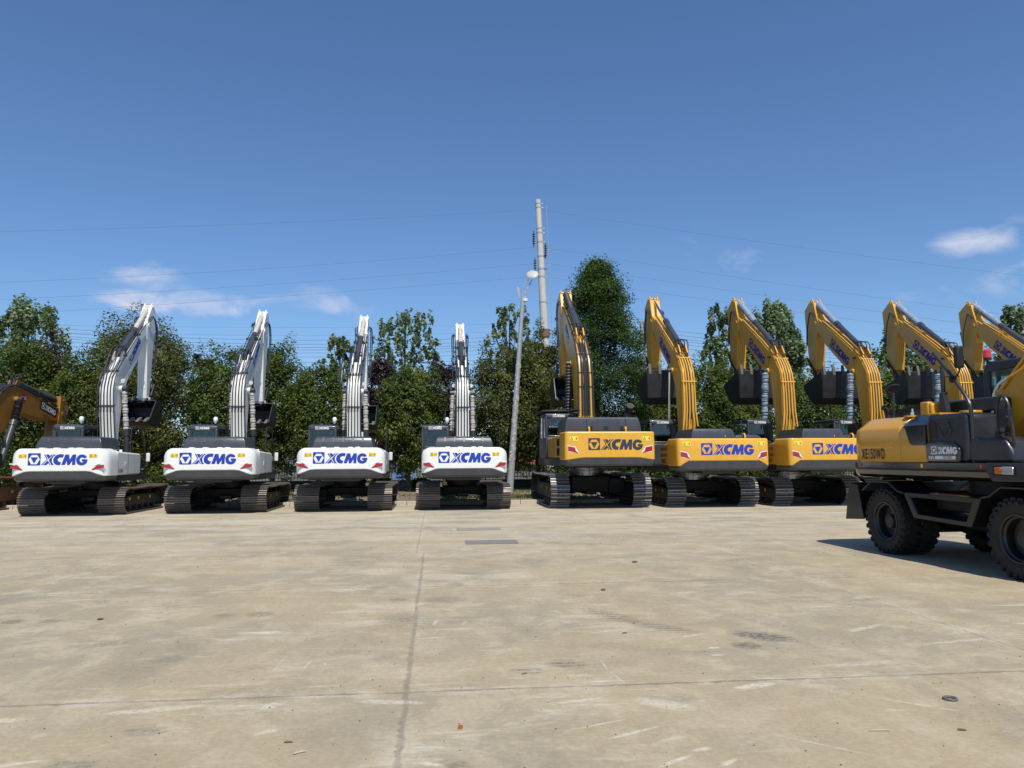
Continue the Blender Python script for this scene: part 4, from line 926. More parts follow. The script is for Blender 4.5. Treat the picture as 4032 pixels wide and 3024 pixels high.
    m=MB(); m.box(1.02,1.14,.34,.44,2.93,3.26); m.build('mirror','black',root,bevel=.03,seg=3)
    rail(root,[(1.10,1.02,1.54),(1.10,1.02,1.66),(1.10,1.10,1.80),(1.10,1.10,2.38),(1.10,1.20,2.48),(1.10,1.32,2.36),(1.10,1.36,1.98),(1.10,1.38,1.80),(1.10,1.28,1.66),(1.10,1.28,1.54)],.022,'handrail','charcoal')
    m=MB(); m.box(1.07,1.15,1.17,1.36,2.02,2.28); m.tube([(1.13,1.32,2.15),(1.18,1.34,2.15)],.03,8); m.build('mirror','black',root,bevel=.03,seg=3)
    m=MB(); m.tube([(1.10,1.06,1.95),(1.10,1.36,1.95)],.014,8); m.box(1.08,1.13,1.07,1.14,1.86,1.97); m.build('mirror_bracket','black',root)
    # cab on the far side, beacon on its roof
    P=dict(cab_x=(-1.2,-.20),cab_y=(-.75,1.1),cab_z=(1.54,2.15,3.16),cab_logo=.05,cab_m='charcoal')
    cab=make_cab(root,P)
    m=MB(); m.tube([(-.24,-.66,3.1),(-.24,-.66,3.25)],.02,8); m.tube([(-.24,-.66,3.20),(-.24,-.66,3.235)],.06,14); m.build('beacon_stem','black',root)
    m=MB(); m.tube([(-.24,-.66,3.235),(-.24,-.66,3.35),(-.24,-.66,3.375)],[.065,.06,.035],18); m.build('warning_beacon','red_lens',root)
    # boom
    top=[(-.25,2.15),(-.05,2.36),(.35,2.62),(1.7,3.75),(2.35,4.15),(3.0,4.20),(4.6,3.75)]; und=[(4.7,3.5),(3.0,3.6),(2.5,3.45),(1.9,2.95),(.62,2.06),(.2,1.72),(-.15,1.8)]
    m=MB(); m.prism(top+und,.02,.44); bo=m.build('boom','yellow_gloss',root,bevel=.02)
    rail(bo,[(.46,.45,2.62),(.46,1.2,3.28),(.46,2.2,4.0)],.022,'hydraulic_pipe','yellow_gloss')
    rail(root,[(.45,-.15,2.05),(.62,.06,2.06),(.65,.3,2.03),(.66,.47,2.15),(.66,.50,2.45),(.66,.60,2.66),(.66,.80,2.74)],.024,'silver_hose','clear_lens'); rail(root,[(.66,.78,2.735),(.65,.95,2.79),(.60,1.12,2.90),(.5,1.3,3.2)],.022,'hydraulic_pipe','yellow_gloss')
    m=MB(); m.prism([(-.1,1.5),(.25,1.5),(.2,2.2),(.0,2.35),(-.15,2.2)],.10,.55); m.build('boom_foot_bracket','yellow_gloss',root,bevel=.03)
    for x in (-.12,.58):
        m=MB(); m.tube([(x,.75,1.5),(x,1.5,2.45)],.085,18); c=m.build('lift_cylinder','black',root); MB().tube([(x,1.5,2.45),(x,2.0,3.1)],.045,12).build('piston_rod','chrome',c)
    m=MB(); m.prism([(4.35,4.1),(4.75,4.0),(4.85,3.4),(4.35,1.2),(4.2,1.2),(4.2,2.6),(4.3,3.5)],.10,.36); m.build('stick','yellow_gloss',root,bevel=.02)
    bkt=make_bucket(root,[(3.25,.55),(3.5,.32),(4.0,.22),(4.4,.35),(4.6,.7),(4.5,1.0),(4.25,1.15),(3.95,1.15)],.45,(4.28,1.2),dict(b_in=-.03),(-.8,-.2)); bkt.location.x=.23
    return root
we=make_wheeled(); we.location=(8.79,11.05,0); we.rotation_euler=(0,0,R(181.6))
tag(we,'yellow and black wheeled excavator on rubber tyres, nearest machine, cut by right edge','excavator')
# ------------------------------------------------------------------ ground
def at(px,py,Yd):
    d=f+rr*((px-2016)/3028)+uu*((1512-py)/3028); return Vector((0,0,1.65))+d*(Yd/d.y)
def sheet(name,x0,x1,y0,y1,z,mt):
    o=MB().add([(x0,y0,z),(x1,y0,z),(x1,y1,z),(x0,y1,z)],[(0,1,2,3)]).build(name,mt,None,smooth=False); o['kind']='structure'; return o
def concrete():
    mt,t,b=pbsdf('concrete'); MATS['concrete']=mt
    co=N(t,'ShaderNodeTexCoord').outputs['Object']; sp=N(t,'ShaderNodeSeparateXYZ'); t.links.new(co,sp.inputs[0]); X,Y_=sp.outputs[0],sp.outputs[1]
    def noise(sc,det=5,ro=.6,scale=(1,1,1),rot=0,dist=0.,loc=(0,0,0)):
        mp=N(t,'ShaderNodeMapping'); mp.inputs['Scale'].default_value=scale; mp.inputs['Rotation'].default_value=(0,0,rot); mp.inputs['Location'].default_value=loc; t.links.new(co,mp.inputs[0])
        n=N(t,'ShaderNodeTexNoise'); n.inputs['Scale'].default_value=sc; n.inputs['Detail'].default_value=det; n.inputs['Roughness'].default_value=ro; n.inputs['Distortion'].default_value=dist; t.links.new(mp.outputs[0],n.inputs['Vector']); return n.outputs[0]
    def th(v,a,k): return MA(t,'MULTIPLY',MA(t,'SUBTRACT',v,a),k,clamp=True)
    def mixc(fac,c1,c2):
        m_=N(t,'ShaderNodeMix',data_type='RGBA')
        for i,c in ((0,fac),(6,c1),(7,c2)):
            if isinstance(c,tuple): m_.inputs[i].default_value=(*c,1)
            elif isinstance(c,(int,float)): m_.inputs[i].default_value=c
            else: t.links.new(c,m_.inputs[i])
        return m_.outputs[2]
    big=noise(.35,6,.6); mid=noise(1.9,9,.70,(1,.8,1),0,.5); fine=noise(22,6,.7); gr=noise(160,3,.7)
    col=mixc(th(big,.42,6.),(.395,.330,.228),(.330,.292,.222))
    col=mixc(MA(t,'MULTIPLY',th(mid,.47,8.),.8),col,(.445,.385,.285))
    # lighter, dustier band along the parked machines
    band=MA(t,'MULTIPLY',th(Y_,11.0,.10),th(noise(.8,6,.65,(.35,1.6,1)),.40,5.0)); col=mixc(MA(t,'MULTIPLY',band,.7),col,(.55,.51,.43))
    # pale dust patches
    d1=th(noise(.9,8,.7,(1,1.7,1),.06,.4),.53,9.0); d1b=th(noise(9,6,.75,(.5,2.2,1)),.40,3.5)
    col=mixc(MA(t,'MULTIPLY',MA(t,'MULTIPLY',d1,d1b),.75),col,(.60,.56,.47))
    # scraped streaks across the slabs in a few directions
    for i,(rot,sx,sy,thr,k,loc,c,amt) in enumerate(((.05,1.0,5.,.60,9,(0,0,0),(.60,.56,.47),.40),(-.14,1.2,6,.61,10,(7,3,0),(.60,.56,.47),.40),(.42,.9,9,.63,12,(3,9,0),(.70,.68,.61),.6),(.02,.8,4,.59,8,(13,5,0),(.20,.175,.145),.28),(-.6,.9,9,.64,12,(1,19,0),(.66,.64,.58),.5))):
        s=th(noise(1.15,4,.55,(sx,sy,1),rot,.25,loc),thr,k); gate=th(noise(.5,3,.5,(1,1,1),0,0,(loc[1]+2,loc[0],0)),.45,8.)
        col=mixc(MA(t,'MULTIPLY',MA(t,'MULTIPLY',s,gate),amt),col,c)
    # broad stains
    st=th(noise(.7,9,.70,(1,.9,1),.3,.8,(21,4,0)),.52,7); col=mixc(MA(t,'MULTIPLY',st,.5),col,(.25,.22,.175))
    edge=th(noise(16,7,.8,(1,1.6,1),.1,.4,(3,3,0)),.40,5.)
    # rubber scuffs and pale scrapes: x, y, half length, half width, turn, ridged, strength
    marks=[(m_,(.10,.10,.10),1.5) for m_ in ((-0.43,9.25,0.13,0.130,0.13,1,0.8),(-0.29,8.00,0.47,0.300,-1.12,1,0.55),(1.64,9.24,0.15,0.220,-0.75,1,0.6),(1.82,8.09,0.49,0.160,-1.11,1,0.9),(2.18,7.48,0.45,0.150,-0.91,1,0.8),(2.99,6.99,0.33,0.170,-0.70,0,1.0),(2.71,6.68,0.14,0.140,-0.35,0,0.9),(1.05,6.27,0.17,0.130,-0.47,1,1.0),(0.71,6.11,0.14,0.100,-0.20,1,0.85),(0.13,9.19,0.31,0.220,-0.18,0,0.45),(0.24,10.20,0.12,0.250,-0.13,0,0.5),(0.13,4.31,0.08,0.070,-0.11,0,0.6),(1.63,5.31,0.19,0.120,0.04,0,0.4),(-4.29,8.52,0.12,0.140,0.57,0,0.7),(-3.92,8.51,0.12,0.100,-0.12,0,0.6),(-2.21,8.57,0.14,0.160,0.07,1,0.8),(-1.85,8.60,0.16,0.160,-0.12,0,0.55),(-2.20,6.78,0.15,0.120,-0.00,0,0.5),(-1.76,5.06,0.14,0.090,-0.18,0,0.5),(-1.97,4.56,0.15,0.070,-0.11,0,0.5),(-0.34,8.22,0.21,0.300,-0.81,1,0.35),(-2.70,7.54,0.38,0.150,0.63,0,0.35),(-1.27,5.76,0.39,0.200,-0.19,0,0.3))]+[(m_,(.66,.64,.57),1.6) for m_ in ((1.17,4.69,0.23,0.020,0.47,0,0.9),(0.94,5.33,0.22,0.030,0.20,0,0.7),(1.00,4.86,0.24,0.012,0.37,0,0.7),(1.38,4.57,0.12,0.025,0.40,0,0.6),(1.30,4.25,0.15,0.020,0.57,0,0.9),(1.51,4.40,0.07,0.025,0.31,0,0.9),(1.58,4.20,0.08,0.025,0.59,0,0.8),(1.34,6.21,0.17,0.010,-1.61,0,0.7),(1.36,5.88,0.19,0.010,-1.45,0,0.7),(-1.08,5.48,0.12,0.050,0.89,0,0.8),(-1.01,4.96,0.08,0.030,0.57,0,0.7),(-0.00,7.96,0.13,0.020,1.38,0,0.8),(0.29,7.90,0.10,0.020,1.35,0,0.7),(-1.02,6.47,0.15,0.010,1.50,0,0.9),(-0.88,6.49,0.05,0.015,1.38,0,0.9),(-1.25,6.53,0.23,0.008,1.53,0,0.6),(1.11,7.85,0.22,0.015,0.98,0,0.6),(1.31,7.83,0.12,0.020,-1.17,0,0.6),(2.37,7.11,0.15,0.030,0.40,0,0.8),(2.39,6.63,0.07,0.030,0.19,0,0.9),(2.35,6.40,0.08,0.030,0.14,0,0.8),(0.06,10.95,0.5,0.30,-0.13,0,0.55),(-0.85,11.6,0.5,0.3,0.01,0,0.5),(1.0,10.9,0.45,0.3,0.2,0,0.5),(1.53,5.2,0.22,0.10,-0.67,0,0.7),(-0.29,5.45,0.25,0.050,2.94,0,0.8),(-0.04,4.36,0.09,0.025,-0.29,0,0.8),(-0.02,4.60,0.10,0.015,-0.11,0,0.8),(-0.83,5.64,0.21,0.040,-0.01,0,0.6),(2.28,5.52,0.2,0.060,0.30,0,0.9),(-2.9,5.35,.35,.06,.05,0,.9),(-1.9,5.45,.3,.05,.15,0,.8),(-2.3,4.6,.2,.02,.3,0,.7),(3.4,6.0,.5,.06,.1,0,.5),(4.1,7.2,.3,.05,.5,0,.7),(4.6,6.6,.4,.04,.2,0,.6),(3.2,5.0,.25,.015,-.7,0,.7),(2.2,4.4,.35,.008,-.75,0,.8))]
    for (cx,cy,a,b_,rot,rid,amt),mc_,gn in marks:
        ca,sa=math.cos(rot),math.sin(rot); dx=MA(t,'SUBTRACT',X,cx); dy=MA(t,'SUBTRACT',Y_,cy)
        u=MA(t,'DIVIDE',MA(t,'ADD',MA(t,'MULTIPLY',dx,ca),MA(t,'MULTIPLY',dy,sa)),a); v=MA(t,'DIVIDE',MA(t,'SUBTRACT',MA(t,'MULTIPLY',dy,ca),MA(t,'MULTIPLY',dx,sa)),b_)
        k=MA(t,'SUBTRACT',1.2,MA(t,'ADD',MA(t,'MULTIPLY',u,u),MA(t,'MULTIPLY',v,v)),clamp=True)
        k=MA(t,'MULTIPLY',k,MA(t,'MULTIPLY',edge,gn),clamp=True)
        if rid: k=MA(t,'MULTIPLY',k,MA(t,'ADD',MA(t,'MULTIPLY',MA(t,'SINE',MA(t,'MULTIPLY',dy,70.)),.4),.6,clamp=True))
        col=mixc(MA(t,'MULTIPLY',k,amt*(.72 if mc_[0]>.5 else .9)),col,mc_)
    # grain
    g=MA(t,'ADD',MA(t,'MULTIPLY',MA(t,'SUBTRACT',fine,.5),.62),MA(t,'ADD',MA(t,'MULTIPLY',MA(t,'SUBTRACT',gr,.5),.42),1.0))
    vm=N(t,'ShaderNodeVectorMath',operation='SCALE'); t.links.new(col,vm.inputs[0]); t.links.new(g,vm.inputs[3]); vt=N(t,'ShaderNodeVectorMath',operation='MULTIPLY'); t.links.new(vm.outputs[0],vt.inputs[0]); vt.inputs[1].default_value=(.97,.935,.855); col=vt.outputs[0]
    spk=th(noise(55,2,.5,(1,1,1),0,0,(5,5,0)),.70,20); col=mixc(MA(t,'MULTIPLY',spk,.5),col,(.16,.13,.10))
    pit=th(noise(38,4,.7,(1,1,1),0,.3,(8,8,0)),.58,9); col=mixc(MA(t,'MULTIPLY',pit,.38),col,(.23,.195,.145))
    wsp=th(noise(30,4,.7,(1,1.3,1),0,.3,(18,8,0)),.60,9); col=mixc(MA(t,'MULTIPLY',MA(t,'MULTIPLY',wsp,d1),.6),col,(.62,.59,.51))
    # slab joints
    wob=noise(1.3,5,.6,loc=(2,2,0)); wob2=noise(14,5,.7,loc=(4,1,0))
    wv=MA(t,'ADD',MA(t,'MULTIPLY',MA(t,'SUBTRACT',wob,.5),.07),MA(t,'MULTIPLY',MA(t,'SUBTRACT',wob2,.5),.08))
    jt=None; hal=None
    def joint(coord,c,w,lo=None,hi=None,other=None,amt=1.):
        nonlocal jt,hal
        d=MA(t,'ABSOLUTE',MA(t,'ADD',MA(t,'SUBTRACT',coord,c),wv)); ww=MA(t,'MULTIPLY',MA(t,'ADD',wob2,.35),w)
        k=MA(t,'MULTIPLY',MA(t,'SUBTRACT',ww,d),1/(w*.45),clamp=True); h=MA(t,'SUBTRACT',1.0,MA(t,'DIVIDE',d,.13),clamp=True)
        if lo is not None: gk=MA(t,'MULTIPLY',MA(t,'GREATER_THAN',other,lo),MA(t,'LESS_THAN',other,hi)); k=MA(t,'MULTIPLY',k,gk); h=MA(t,'MULTIPLY',h,gk)
        k=MA(t,'MULTIPLY',k,amt); h=MA(t,'MULTIPLY',h,amt)
        jt=k if jt is None else MA(t,'MAXIMUM',jt,k); hal=h if hal is None else MA(t,'MAXIMUM',hal,h)
    joint(X,-.20,.030,-50,13.7,Y_,.85); joint(X,-.33,.022,13.7,40,Y_,.6)
    for c in (4.97,-5.1,10.2,-10.2,15.3,-15.2,20.4,-20): joint(X,c,.017,-50,17.6,Y_,.85)
    for c in (3.72,7.8,11.9,16,20,24,-4.1,-8.2,-12.3,-16.4,-20.5): joint(X,c,.02,17.6,40,Y_,.7)
    for c,w,am in ((-3.3,.02,1),(1.15,.02,1),(5.66,.030,1),(10.15,.035,.9),(13.7,.045,.6),(17.7,.06,.45),(22.2,.08,.4)): joint(Y_,c,w,amt=am)
    col=mixc(MA(t,'MULTIPLY',hal,MA(t,'MULTIPLY',th(mid,.42,3.5),.55)),col,(.60,.56,.48))
    jt=MA(t,'MULTIPLY',jt,MA(t,'ADD',MA(t,'MULTIPLY',th(noise(4,6,.7,loc=(9,9,0)),.40,5.),.55),.45)); col=mixc(MA(t,'MULTIPLY',jt,.8),col,(.20,.16,.11))
    t.links.new(col,b.inputs['Base Color']); b.inputs['Roughness'].default_value=.86; b.inputs['Specular IOR Level'].default_value=.3
    hh=MA(t,'ADD',MA(t,'MULTIPLY',fine,.5),MA(t,'ADD',MA(t,'MULTIPLY',gr,.25),MA(t,'MULTIPLY',jt,-1.6)))
    bp=N(t,'ShaderNodeBump'); bp.inputs['Strength'].default_value=.30; bp.inputs['Distance'].default_value=.01; t.links.new(hh,bp.inputs['Height']); t.links.new(bp.outputs[0],b.inputs['Normal'])
concrete()
mat('soil',(.20,.155,.10),.95,var=.3,scale=2.5,dirt=(.09,.10,.03),dirt_amt=.8,bump=.6,bscale=25)
mat('far_ground',(.16,.15,.09),.95,var=.3,scale=.3,dirt=(.07,.09,.03),dirt_amt=.6)
sheet('ground',-900,900,-300,1500,-.03,'far_ground')
sheet('yard_pavement',-120,120,-60,27.36,0,'concrete')
m=MB(); x=-60.
while x<60: m.box(x,x+.985,27.36,27.52,-.02,.135); x+=1.0
k=m.build('kerb','kerb',None,bevel=.012); k['kind']='structure'
# planting strip, slightly uneven
nx,ny=200,14; vs=[];fs=[]
for j in range(ny+1):
    for i in range(nx+1):
        vs.append((-60+120*i/nx,27.52+10.3*j/ny,.115+.05*math.sin(i*.9+j*1.7)*math.sin(j*.6+i*.23)*(1 if 0<j<ny else 0)+.02*j/ny*3))
for j in range(ny):
    for i in range(nx): a=j*(nx+1)+i; fs.append((a,a+1,a+nx+2,a+nx+1))
o=MB().add(vs,fs).build('planting_bed','soil',None); o['kind']='structure'

def leaf_mesh(name,pos,nrm,size,mt,parent=None,aspect=.5,tint=None):
    n=len(pos); nrm=nrm/np.linalg.norm(nrm,axis=1,keepdims=True)
    rnd=rng.normal(size=(n,3)); a=np.cross(nrm,rnd); a/=np.linalg.norm(a,axis=1,keepdims=True)+1e-9; b=np.cross(nrm,a)
    L=size*(.7+.6*rng.random(n))[:,None]; W_=L*aspect
    P=np.empty((n,4,3)); P[:,0]=pos-a*L*.5; P[:,1]=pos+b*W_*.5-nrm*L*.08; P[:,2]=pos+a*L*.5; P[:,3]=pos-b*W_*.5-nrm*L*.08
    me=bpy.data.meshes.new(name); me.vertices.add(n*4); me.vertices.foreach_set('co',P.ravel()); me.loops.add(n*4); me.polygons.add(n)
    me.loops.foreach_set('vertex_index',np.arange(n*4,dtype=np.int32)); me.polygons.foreach_set('loop_start',np.arange(0,n*4,4,dtype=np.int32))
    me.update(calc_edges=True); at_=me.attributes.new('tint','FLOAT','FACE'); at_.data.foreach_set('value',(rng.random(n) if tint is None else tint).astype(np.float32))
    me.materials.append(MATS[mt]); o=bpy.data.objects.new(name,me); C.objects.link(o); o.parent=parent; return o
def tree(name,px,hwpx,top,bot,Yd,n,size,mt,label,group=None,nk=72,style='round',aspect=.5,trunk=.11,cl=.30):
    c0=at(px,1800,Yd); zt=at(px,top,Yd).z; zb=max(.5,at(px,bot,Yd).z); rx=(at(px+hwpx,1500,Yd)-at(px-hwpx,1500,Yd)).length/2*(1.14 if style=='round' else 1.0)
    X0,Y0=at(px,(top+bot)/2,Yd).x,Yd; zc=(zt+zb)/2; rz=(zt-zb)/2*(1.06 if style=='round' else 1.0)
    root=empty(name,(X0,Y0,.1),0,label,'tree',group)
    K=[]
    for i in range(nk):
        d=rng.normal(size=3); d/=np.linalg.norm(d); q=rng.random()**.38*.88
        if style=='cone': 
            hz=rng.random()**1.05; rad=min(1,(1-hz)*1.7)**.7*.95+.06+.14*math.sin(hz*21)*(1-hz); an=rng.random()*6.283; rr_=rad*math.sqrt(rng.random()*.75+.25)
            p=np.array([math.cos(an)*rx*rr_,math.sin(an)*rx*rr_,zb-zc+hz*2*rz*.95])
        elif style=='open':
            hz=rng.random()**.9; rad=.30+.62*math.sin(hz*2.5+.35); an=rng.random()*6.283; rr_=rad*math.sqrt(rng.random()); p=np.array([math.cos(an)*rx*rr_,math.sin(an)*rx*rr_,-rz+hz*2*rz*.96*(1-.25*rng.random()*rr_)])
        else: p=d*q*np.array([rx,rx*.9,rz])
        K.append(p)
    K=np.array(K); R0=min(rx,rz)*cl*(.92 if style=='round' else 1)
    which=rng.integers(0,nk,n); rad=R0*(.6+.8*rng.random(nk))[which]
    d=rng.normal(size=(n,3)); d/=np.linalg.norm(d,axis=1,keepdims=True); rr_=(rng.random(n)**.5)[:,None]
    if style=='cone': sq=np.array([1.15,1.15,.75])
    elif style=='open': sq=np.array([.6,.6,1.35])
    else: sq=np.array([1.05,1.05,.85])
    off=d*rr_*rad[:,None]*sq; pos=K[which]+off
    if style=='round':
        nf=int(n*.45); dd=d[:nf]; ph=rng.random(6)*6.28
        bump=1+.20*np.sin(dd[:,0]*5+ph[0])*np.sin(dd[:,1]*5+ph[1])+.18*np.sin(dd[:,2]*7+ph[2])*np.sin(dd[:,0]*8+ph[3])+.05*np.sin(dd[:,1]*17+ph[4])*np.sin(dd[:,2]*15+ph[5])
        pos[:nf]=dd*(bump*(.55+.45*rng.random(nf)**.5))[:,None]*np.array([rx*.93,rx*.85,rz*.95])
    if style=='cone':
        nf=int(n*.45); hz=rng.random(nf)**1.1; an=rng.random(nf)*6.283; er=np.minimum(1,(1-hz)*1.7+.05)**.7*rx*(.78+.20*np.sin(an*3+hz*17)+.14*np.sin(an*7-hz*31))*rng.random(nf)**.5
        pos[:nf]=np.stack([np.cos(an)*er,np.sin(an)*er,zb-zc+hz*2*rz*.97],1)
    if style=='cone': pos[:,2]-=.35*(off[:,0]**2+off[:,1]**2)/(R0+1e-6)*.5
    pos[:,2]=np.clip(pos[:,2],-zc+.35,None)
    nr=d*.8+rng.normal(size=(n,3))*.55+np.array([0,0,.55])
    tint=np.clip(rng.random(nk)[which]*.65+rng.random(n)*.4,0,1)
    n_=n; leaf_mesh('crown',pos+np.array([0,0,zc-.1]),nr,size,mt,root,aspect,tint)
    tb=MB(); hb=zb-.1+rz*.35; lean=rng.normal()*.12
    tp=(lean,0,hb); tb.tube([(0,0,-.15),(lean*.3,0,hb*.4),tp],[trunk*1.25,trunk,trunk*.75],10)
    for i in range(9 if style!='open' else 16):
        q=K[i]+np.array([0,0,zc-.1]); s=(lean*(.4+.06*i),0,hb*(.55+.045*i)); mid=(q*.5+np.array(s)*.5)+np.array([0,0,-.15]); tb.tube([s,tuple(mid),tuple(q)],[trunk*.5,trunk*.32,trunk*.12],6)
    if style!='round': tb.tube([tp,(lean,0,zt-.6)],[trunk*.75,.02],8)
    tb.build('trunk','bark',root); return root
GT='roadside trees behind the fence line'
T=[('poplar_tree',110,165,1185,1560,49,9000,.24,'leaf_poplar','tall pale-leaved tree at the far left skyline, behind the darker row',dict(style='open',nk=150,aspect=.8,cl=.2)),
('plum_tree',225,120,1345,1850,38.5,8500,.17,'leaf_plum','purple-brown leaved tree above the boom of the dusty old excavator',dict(nk=40)),
('broadleaf_tree',50,170,1340,1840,37,9500,.17,'leaf_green','green tree filling the left photo edge over the dusty old excavator',dict()),
('broadleaf_tree',305,110,1400,1800,36,7000,.17,'leaf_green','fresh green tree left of the first white boom, over the cab',dict()),
('broadleaf_tree',540,205,1240,1830,37,15000,.17,'leaf_olive','tallest olive-green tree, behind the first white boom from the left',dict()),
('plum_tree',790,50,1375,1650,39,1800,.17,'leaf_plum','dark purple tree top peeping between two green trees left of the second white boom',dict(nk=20)),
('broadleaf_tree',880,130,1372,1810,36,9500,.17,'leaf_green','olive-green tree just left of the second white boom',dict()),
('broadleaf_tree',1080,120,1360,1810,36,9500,.17,'leaf_green','green tree just right of the second white boom',dict()),
('broadleaf_tree',1255,120,1440,1800,35.2,8500,.17,'leaf_green','broad green tree left of the third white boom',dict()),
('poplar_tree',1335,80,1310,1560,48,2200,.25,'leaf_poplar','thin pale tree top with sky showing through, left of the third white boom',dict(style='open',nk=90,aspect=.8,cl=.16)),
('poplar_tree',1600,165,1205,1560,48,3900,.24,'leaf_poplar','shaggy pale tree top standing highest between the third and fourth white booms',dict(style='open',nk=300,aspect=.8,cl=.10)),
('plum_tree',1500,75,1400,1760,38,5200,.17,'leaf_plum','dark purple tree right of the third white boom',dict(nk=28)),
('plum_tree',1755,95,1415,1760,38,6500,.17,'leaf_plum','dark purple tree directly behind the fourth white boom',dict(nk=34)),
('broadleaf_tree',1612,128,1445,1800,34.5,11000,.17,'leaf_green','round bright green tree between the third and fourth white booms',dict(nk=50)),
('poplar_tree',2010,115,1190,1480,50,2600,.25,'leaf_poplar','very thin pale tree top behind the leaning street lamp',dict(style='open',nk=110,aspect=.8,cl=.12)),
('broadleaf_tree',2010,165,1370,1800,35.5,13000,.17,'leaf_olive','wide olive-green tree behind the leaning street lamp',dict(nk=60)),
('broadleaf_tree',2120,75,1290,1700,36.5,5500,.17,'leaf_olive','upright olive-green tree right of the street lamp pole',dict(nk=34)),
('locust_tree',2358,235,1000,1850,37,110000,.14,'leaf_dark','tall deep-green feathery tree towering behind the big yellow excavator',dict(style='cone',nk=190,aspect=.42,cl=.22)),
('broadleaf_tree',2590,110,1560,1810,37.5,5500,.17,'leaf_green','low dark green tree under the first bucket of the yellow row',dict()),
('broadleaf_tree',2800,140,1430,1830,36,13000,.17,'leaf_green','round green tree right of the second yellow boom from the dark tree',dict(nk=56)),
('poplar_tree',2830,75,1170,1560,47,4200,.25,'leaf_poplar','slim pale tree top left of the largest pale tree on the right',dict(style='open',nk=110,aspect=.8,cl=.24)),
('poplar_tree',3055,130,1178,1640,47,17000,.25,'leaf_poplar','largest pale tree, dense crown between two yellow booms',dict(style='open',nk=180,aspect=.8,cl=.22)),
('broadleaf_tree',2960,110,1560,1830,37,6500,.17,'leaf_green','low green tree under the second yellow bucket',dict()),
('broadleaf_tree',3250,120,1470,1830,38,7500,.17,'leaf_green','low green tree under the third yellow bucket',dict()),
('poplar_tree',3560,125,1262,1640,46,8500,.25,'leaf_poplar','pale tree crown left of the slanting mirror rail, behind the fourth raised bucket',dict(style='open',nk=150,aspect=.8,cl=.22)),
('broadleaf_tree',3480,120,1440,1830,37,8500,.17,'leaf_green','green tree right of the exhaust pipe over the wheeled excavator hood',dict()),
('broadleaf_tree',3800,150,1355,1830,39,9500,.17,'leaf_green','green tree behind the orange beacon',dict()),
('poplar_tree',4000,75,1200,1560,44,4500,.25,'leaf_poplar','pale tree crown at the right photo edge',dict(style='open',nk=90,aspect=.8,cl=.25))]
for (nm,px,hp,tp_,bt,Yd,n,sz,mt_,lab,kw) in T: tree(nm,px,hp,tp_,bt+(60 if kw.get('style') is None else 0),Yd,int(n*(3.2 if kw.get('style') is None else 1)),sz*(.80 if kw.get('style') is None else .9),mt_,lab,GT,**kw)
# shrubs along the bed
for i,(px,w_,h_) in enumerate([(20,1.5,1.9),(330,1.0,1.3),(640,1.0,1.4),(2240,1.6,1.1),(2560,1.4,1.2),(2900,1.5,1.4),(3200,1.6,1.4),(3650,1.6,1.5),(1500,.6,.7),(1660,.5,.6)]):
    p=at(px,1860,35.5+.3*(i%3)); n=1800; d=rng.normal(size=(n,3)); d/=np.linalg.norm(d,axis=1,keepdims=True); q=d*(rng.random(n)**.4)[:,None]*np.array([w_/1.1,w_/1.4,h_/2]); q*=1+.25*np.sin(d[:,:1]*7)*np.sin(d[:,1:2]*9)
    q[:,2]+=h_/2; o=leaf_mesh('shrub',q,d+rng.normal(size=(n,3))*.5,.13,'leaf_green' if i%3 else 'leaf_dark'); o.location=(p.x,p.y,.15)
    tag(o,['shrub at the left photo edge behind the old excavator','shrub behind the right track of the leftmost white excavator','shrub in the gap right of the second white excavator cab','shrub below the tall deep-green feathery tree','shrub low behind the first blue-lettered yellow excavator','shrub behind the second blue-lettered yellow excavator','shrub behind the third blue-lettered yellow excavator','shrub behind the wheeled excavator boom','small shrub by the fence right of the third white excavator','small shrub by the slim trunk left of the fourth white excavator'][i],'shrub','shrubs in the planting bed')
# grass tufts in the bed
n=26000; gx=rng.random(n)*56-26; gy=28.1+rng.random(n)**1.3*9.5; keep=(np.sin(gx*.9)+np.sin(gy*1.3+gx*.37)+rng.normal(size=n)*.7)>.1; gx,gy=gx[keep],gy[keep]; n=len(gx)
pp=np.stack([gx,gy,np.full(n,.17)+rng.random(n)*.03],1); nn_=rng.normal(size=(n,3))*np.array([1,1,.15]); g=leaf_mesh('grass',pp,nn_,.15,'leaf_grass',None,.22); g['kind']='stuff'
# far wood beyond the fence
n=22000; fx=rng.random(n)*230-100; hgt=3.2+1.3*np.sin(fx*.11)+.9*np.sin(fx*.37+1)+.6*np.sin(fx*.9); fz=rng.random(n)*hgt; fy=72+rng.random(n)*6
g=leaf_mesh('far_wood',np.stack([fx,fy,fz],1),rng.normal(size=(n,3))+np.array([0,-.5,.6]),.55,'leaf_green',None,.7); g['kind']='stuff'

# ------------------------------------------------------------------ fence, wall, sheds
wl=MB(); wl.box(-40,45,38.1,38.35,-.02,.50); wl.box(-40,45,38.06,38.39,.503,.56); tag(wl.build('boundary_wall','wall_grey',None,bevel=.01),'low grey wall carrying the railings behind the planting bed','wall')
def fence(x0,x1,mt_,lab,gap):
    r_=empty('fence',(x0,38.2,.56),0,lab,'fence','railings on the low wall'); x=0.
    while x<x1-x0-.1:
        L=min(2.9,x1-x0-x); m=MB()
        for z in (.12,1.30): m.box(x+.05,x+L-.05,-.018,.018,z,z+.04)
        k=x+.1
        while k<x+L-.05: m.box(k-.011,k+.011,-.0175,.0175,.02,1.48); k+=gap
        m.build('railing_panel',mt_,r_,smooth=False); p=MB(); p.box(x-.035,x+.035,-.035,.035,0,1.56); p.build('fence_post',mt_,r_,bevel=.006); x+=L
fence(-38,-3.4,'fence_navy','dark navy railings behind the white excavators on the left',.15)
fence(-3.36,44,'fence_pale','pale grey-green railings from the third white excavator to the right',.15)
